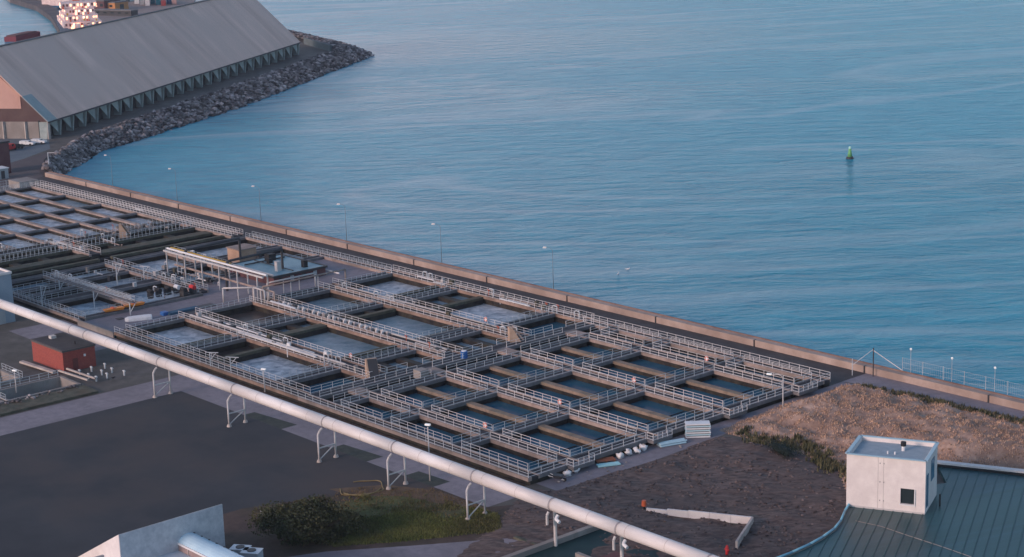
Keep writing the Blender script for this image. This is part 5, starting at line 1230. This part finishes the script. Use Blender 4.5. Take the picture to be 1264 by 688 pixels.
# ------------------------------------------------------------------ haze
HAZE = 0.0001
if HAZE > 0:
    hz = MB().box(-1500, 300, -400, 1200, -5.5, 79.5).build('haze', bpy.data.materials.new('haze_air'))
    hz['kind'] = 'stuff'; hz['label'] = 'thin evening haze in the air over the harbour'; hz['category'] = 'haze'
    m = hz.data.materials[0]; m.use_nodes = True; nt = m.node_tree; nt.nodes.clear()
    o_ = nt.nodes.new('ShaderNodeOutputMaterial'); v = nt.nodes.new('ShaderNodeVolumePrincipled')
    v.inputs['Color'].default_value = (0.80, 0.80, 0.92, 1); v.inputs['Density'].default_value = HAZE; v.inputs['Anisotropy'].default_value = 0.2
    nt.links.new(v.outputs[0], o_.inputs['Volume'])

# ------------------------------------------------------------------ light
SUN_DIR = Vector((-0.10, -1.0, 0.0)).normalized(); ELEV = R(17)
S = Vector((SUN_DIR.x*math.cos(ELEV), SUN_DIR.y*math.cos(ELEV), math.sin(ELEV)))
sl = bpy.data.lights.new('sun', 'SUN'); sl.energy = 1.75; sl.angle = R(14); sl.color = (1.0, 0.69, 0.58)
so = bpy.data.objects.new('sun', sl); C.objects.link(so); so.rotation_euler = S.to_track_quat('Z', 'Y').to_euler()
w = bpy.data.worlds.new('World'); scene.world = w; w.use_nodes = True; nt = w.node_tree
sky = nt.nodes.new('ShaderNodeTexSky'); sky.sky_type = 'NISHITA'; sky.sun_disc = False
sky.sun_elevation = ELEV; sky.sun_rotation = math.atan2(SUN_DIR.x, SUN_DIR.y)
sky.air_density = 1.0; sky.dust_density = 0.7; sky.ozone_density = 1.8
bg = nt.nodes['Background']; bg.inputs['Strength'].default_value = 0.14
# evening glow: the sky pales to pink towards the horizon, most of all on the left
tc = nt.nodes.new('ShaderNodeTexCoord'); sx = nt.nodes.new('ShaderNodeSeparateXYZ'); nt.links.new(tc.outputs['Generated'], sx.inputs[0])
mr = nt.nodes.new('ShaderNodeMapRange'); mr.interpolation_type = 'SMOOTHSTEP'; mr.inputs['From Min'].default_value = 0.0; mr.inputs['From Max'].default_value = 0.6
mr.inputs['To Min'].default_value = 0.85; mr.inputs['To Max'].default_value = 0.10; nt.links.new(sx.outputs['Z'], mr.inputs['Value'])
dp = nt.nodes.new('ShaderNodeVectorMath'); dp.operation = 'DOT_PRODUCT'; dp.inputs[1].default_value = (-0.96, 0.25, 0); nt.links.new(tc.outputs['Generated'], dp.inputs[0])
mz = nt.nodes.new('ShaderNodeMapRange'); mz.inputs['From Min'].default_value = 0.76; mz.inputs['From Max'].default_value = 0.95; mz.inputs['To Min'].default_value = 0.08; mz.inputs['To Max'].default_value = 1.0; mz.interpolation_type = 'SMOOTHSTEP'
nt.links.new(dp.outputs['Value'], mz.inputs['Value'])
ml = nt.nodes.new('ShaderNodeMath'); ml.operation = 'MULTIPLY'; nt.links.new(mr.outputs['Result'], ml.inputs[0]); nt.links.new(mz.outputs['Result'], ml.inputs[1])
low = nt.nodes.new('ShaderNodeMapRange'); low.inputs['From Min'].default_value = 0.0; low.inputs['From Max'].default_value = 0.5
low.inputs['To Min'].default_value = 0.7; low.inputs['To Max'].default_value = 0.0; nt.links.new(sx.outputs['Z'], low.inputs['Value'])
mlow = nt.nodes.new('ShaderNodeMixRGB'); mlow.inputs['Color2'].default_value = (1.8, 3.5, 4.9, 1)
nt.links.new(low.outputs['Result'], mlow.inputs['Fac']); nt.links.new(sky.outputs['Color'], mlow.inputs['Color1'])
mxs = nt.nodes.new('ShaderNodeMixRGB'); mxs.inputs['Color2'].default_value = (7.0, 6.3, 6.6, 1)
nt.links.new(ml.outputs[0], mxs.inputs['Fac']); nt.links.new(mlow.outputs['Color'], mxs.inputs['Color1']); nt.links.new(mxs.outputs['Color'], bg.inputs['Color'])

# ------------------------------------------------------------------ camera
cd = bpy.data.cameras.new('camera'); cam = bpy.data.objects.new('camera', cd); C.objects.link(cam)
cam.matrix_world = Matrix.Translation((0, 0, HC)) @ RM.to_4x4()
cd.sensor_width = 36; cd.lens = FPX/1264*36; cd.clip_start = 1; cd.clip_end = 20000
scene.camera = cam
scene.view_settings.view_transform = 'Standard'; scene.view_settings.look = 'None'
scene.view_settings.exposure = 0.45; scene.view_settings.gamma = 1.0; scene.view_settings.use_curve_mapping = False
scene.render.engine = 'CYCLES'
scene.cycles.volume_bounces = 0
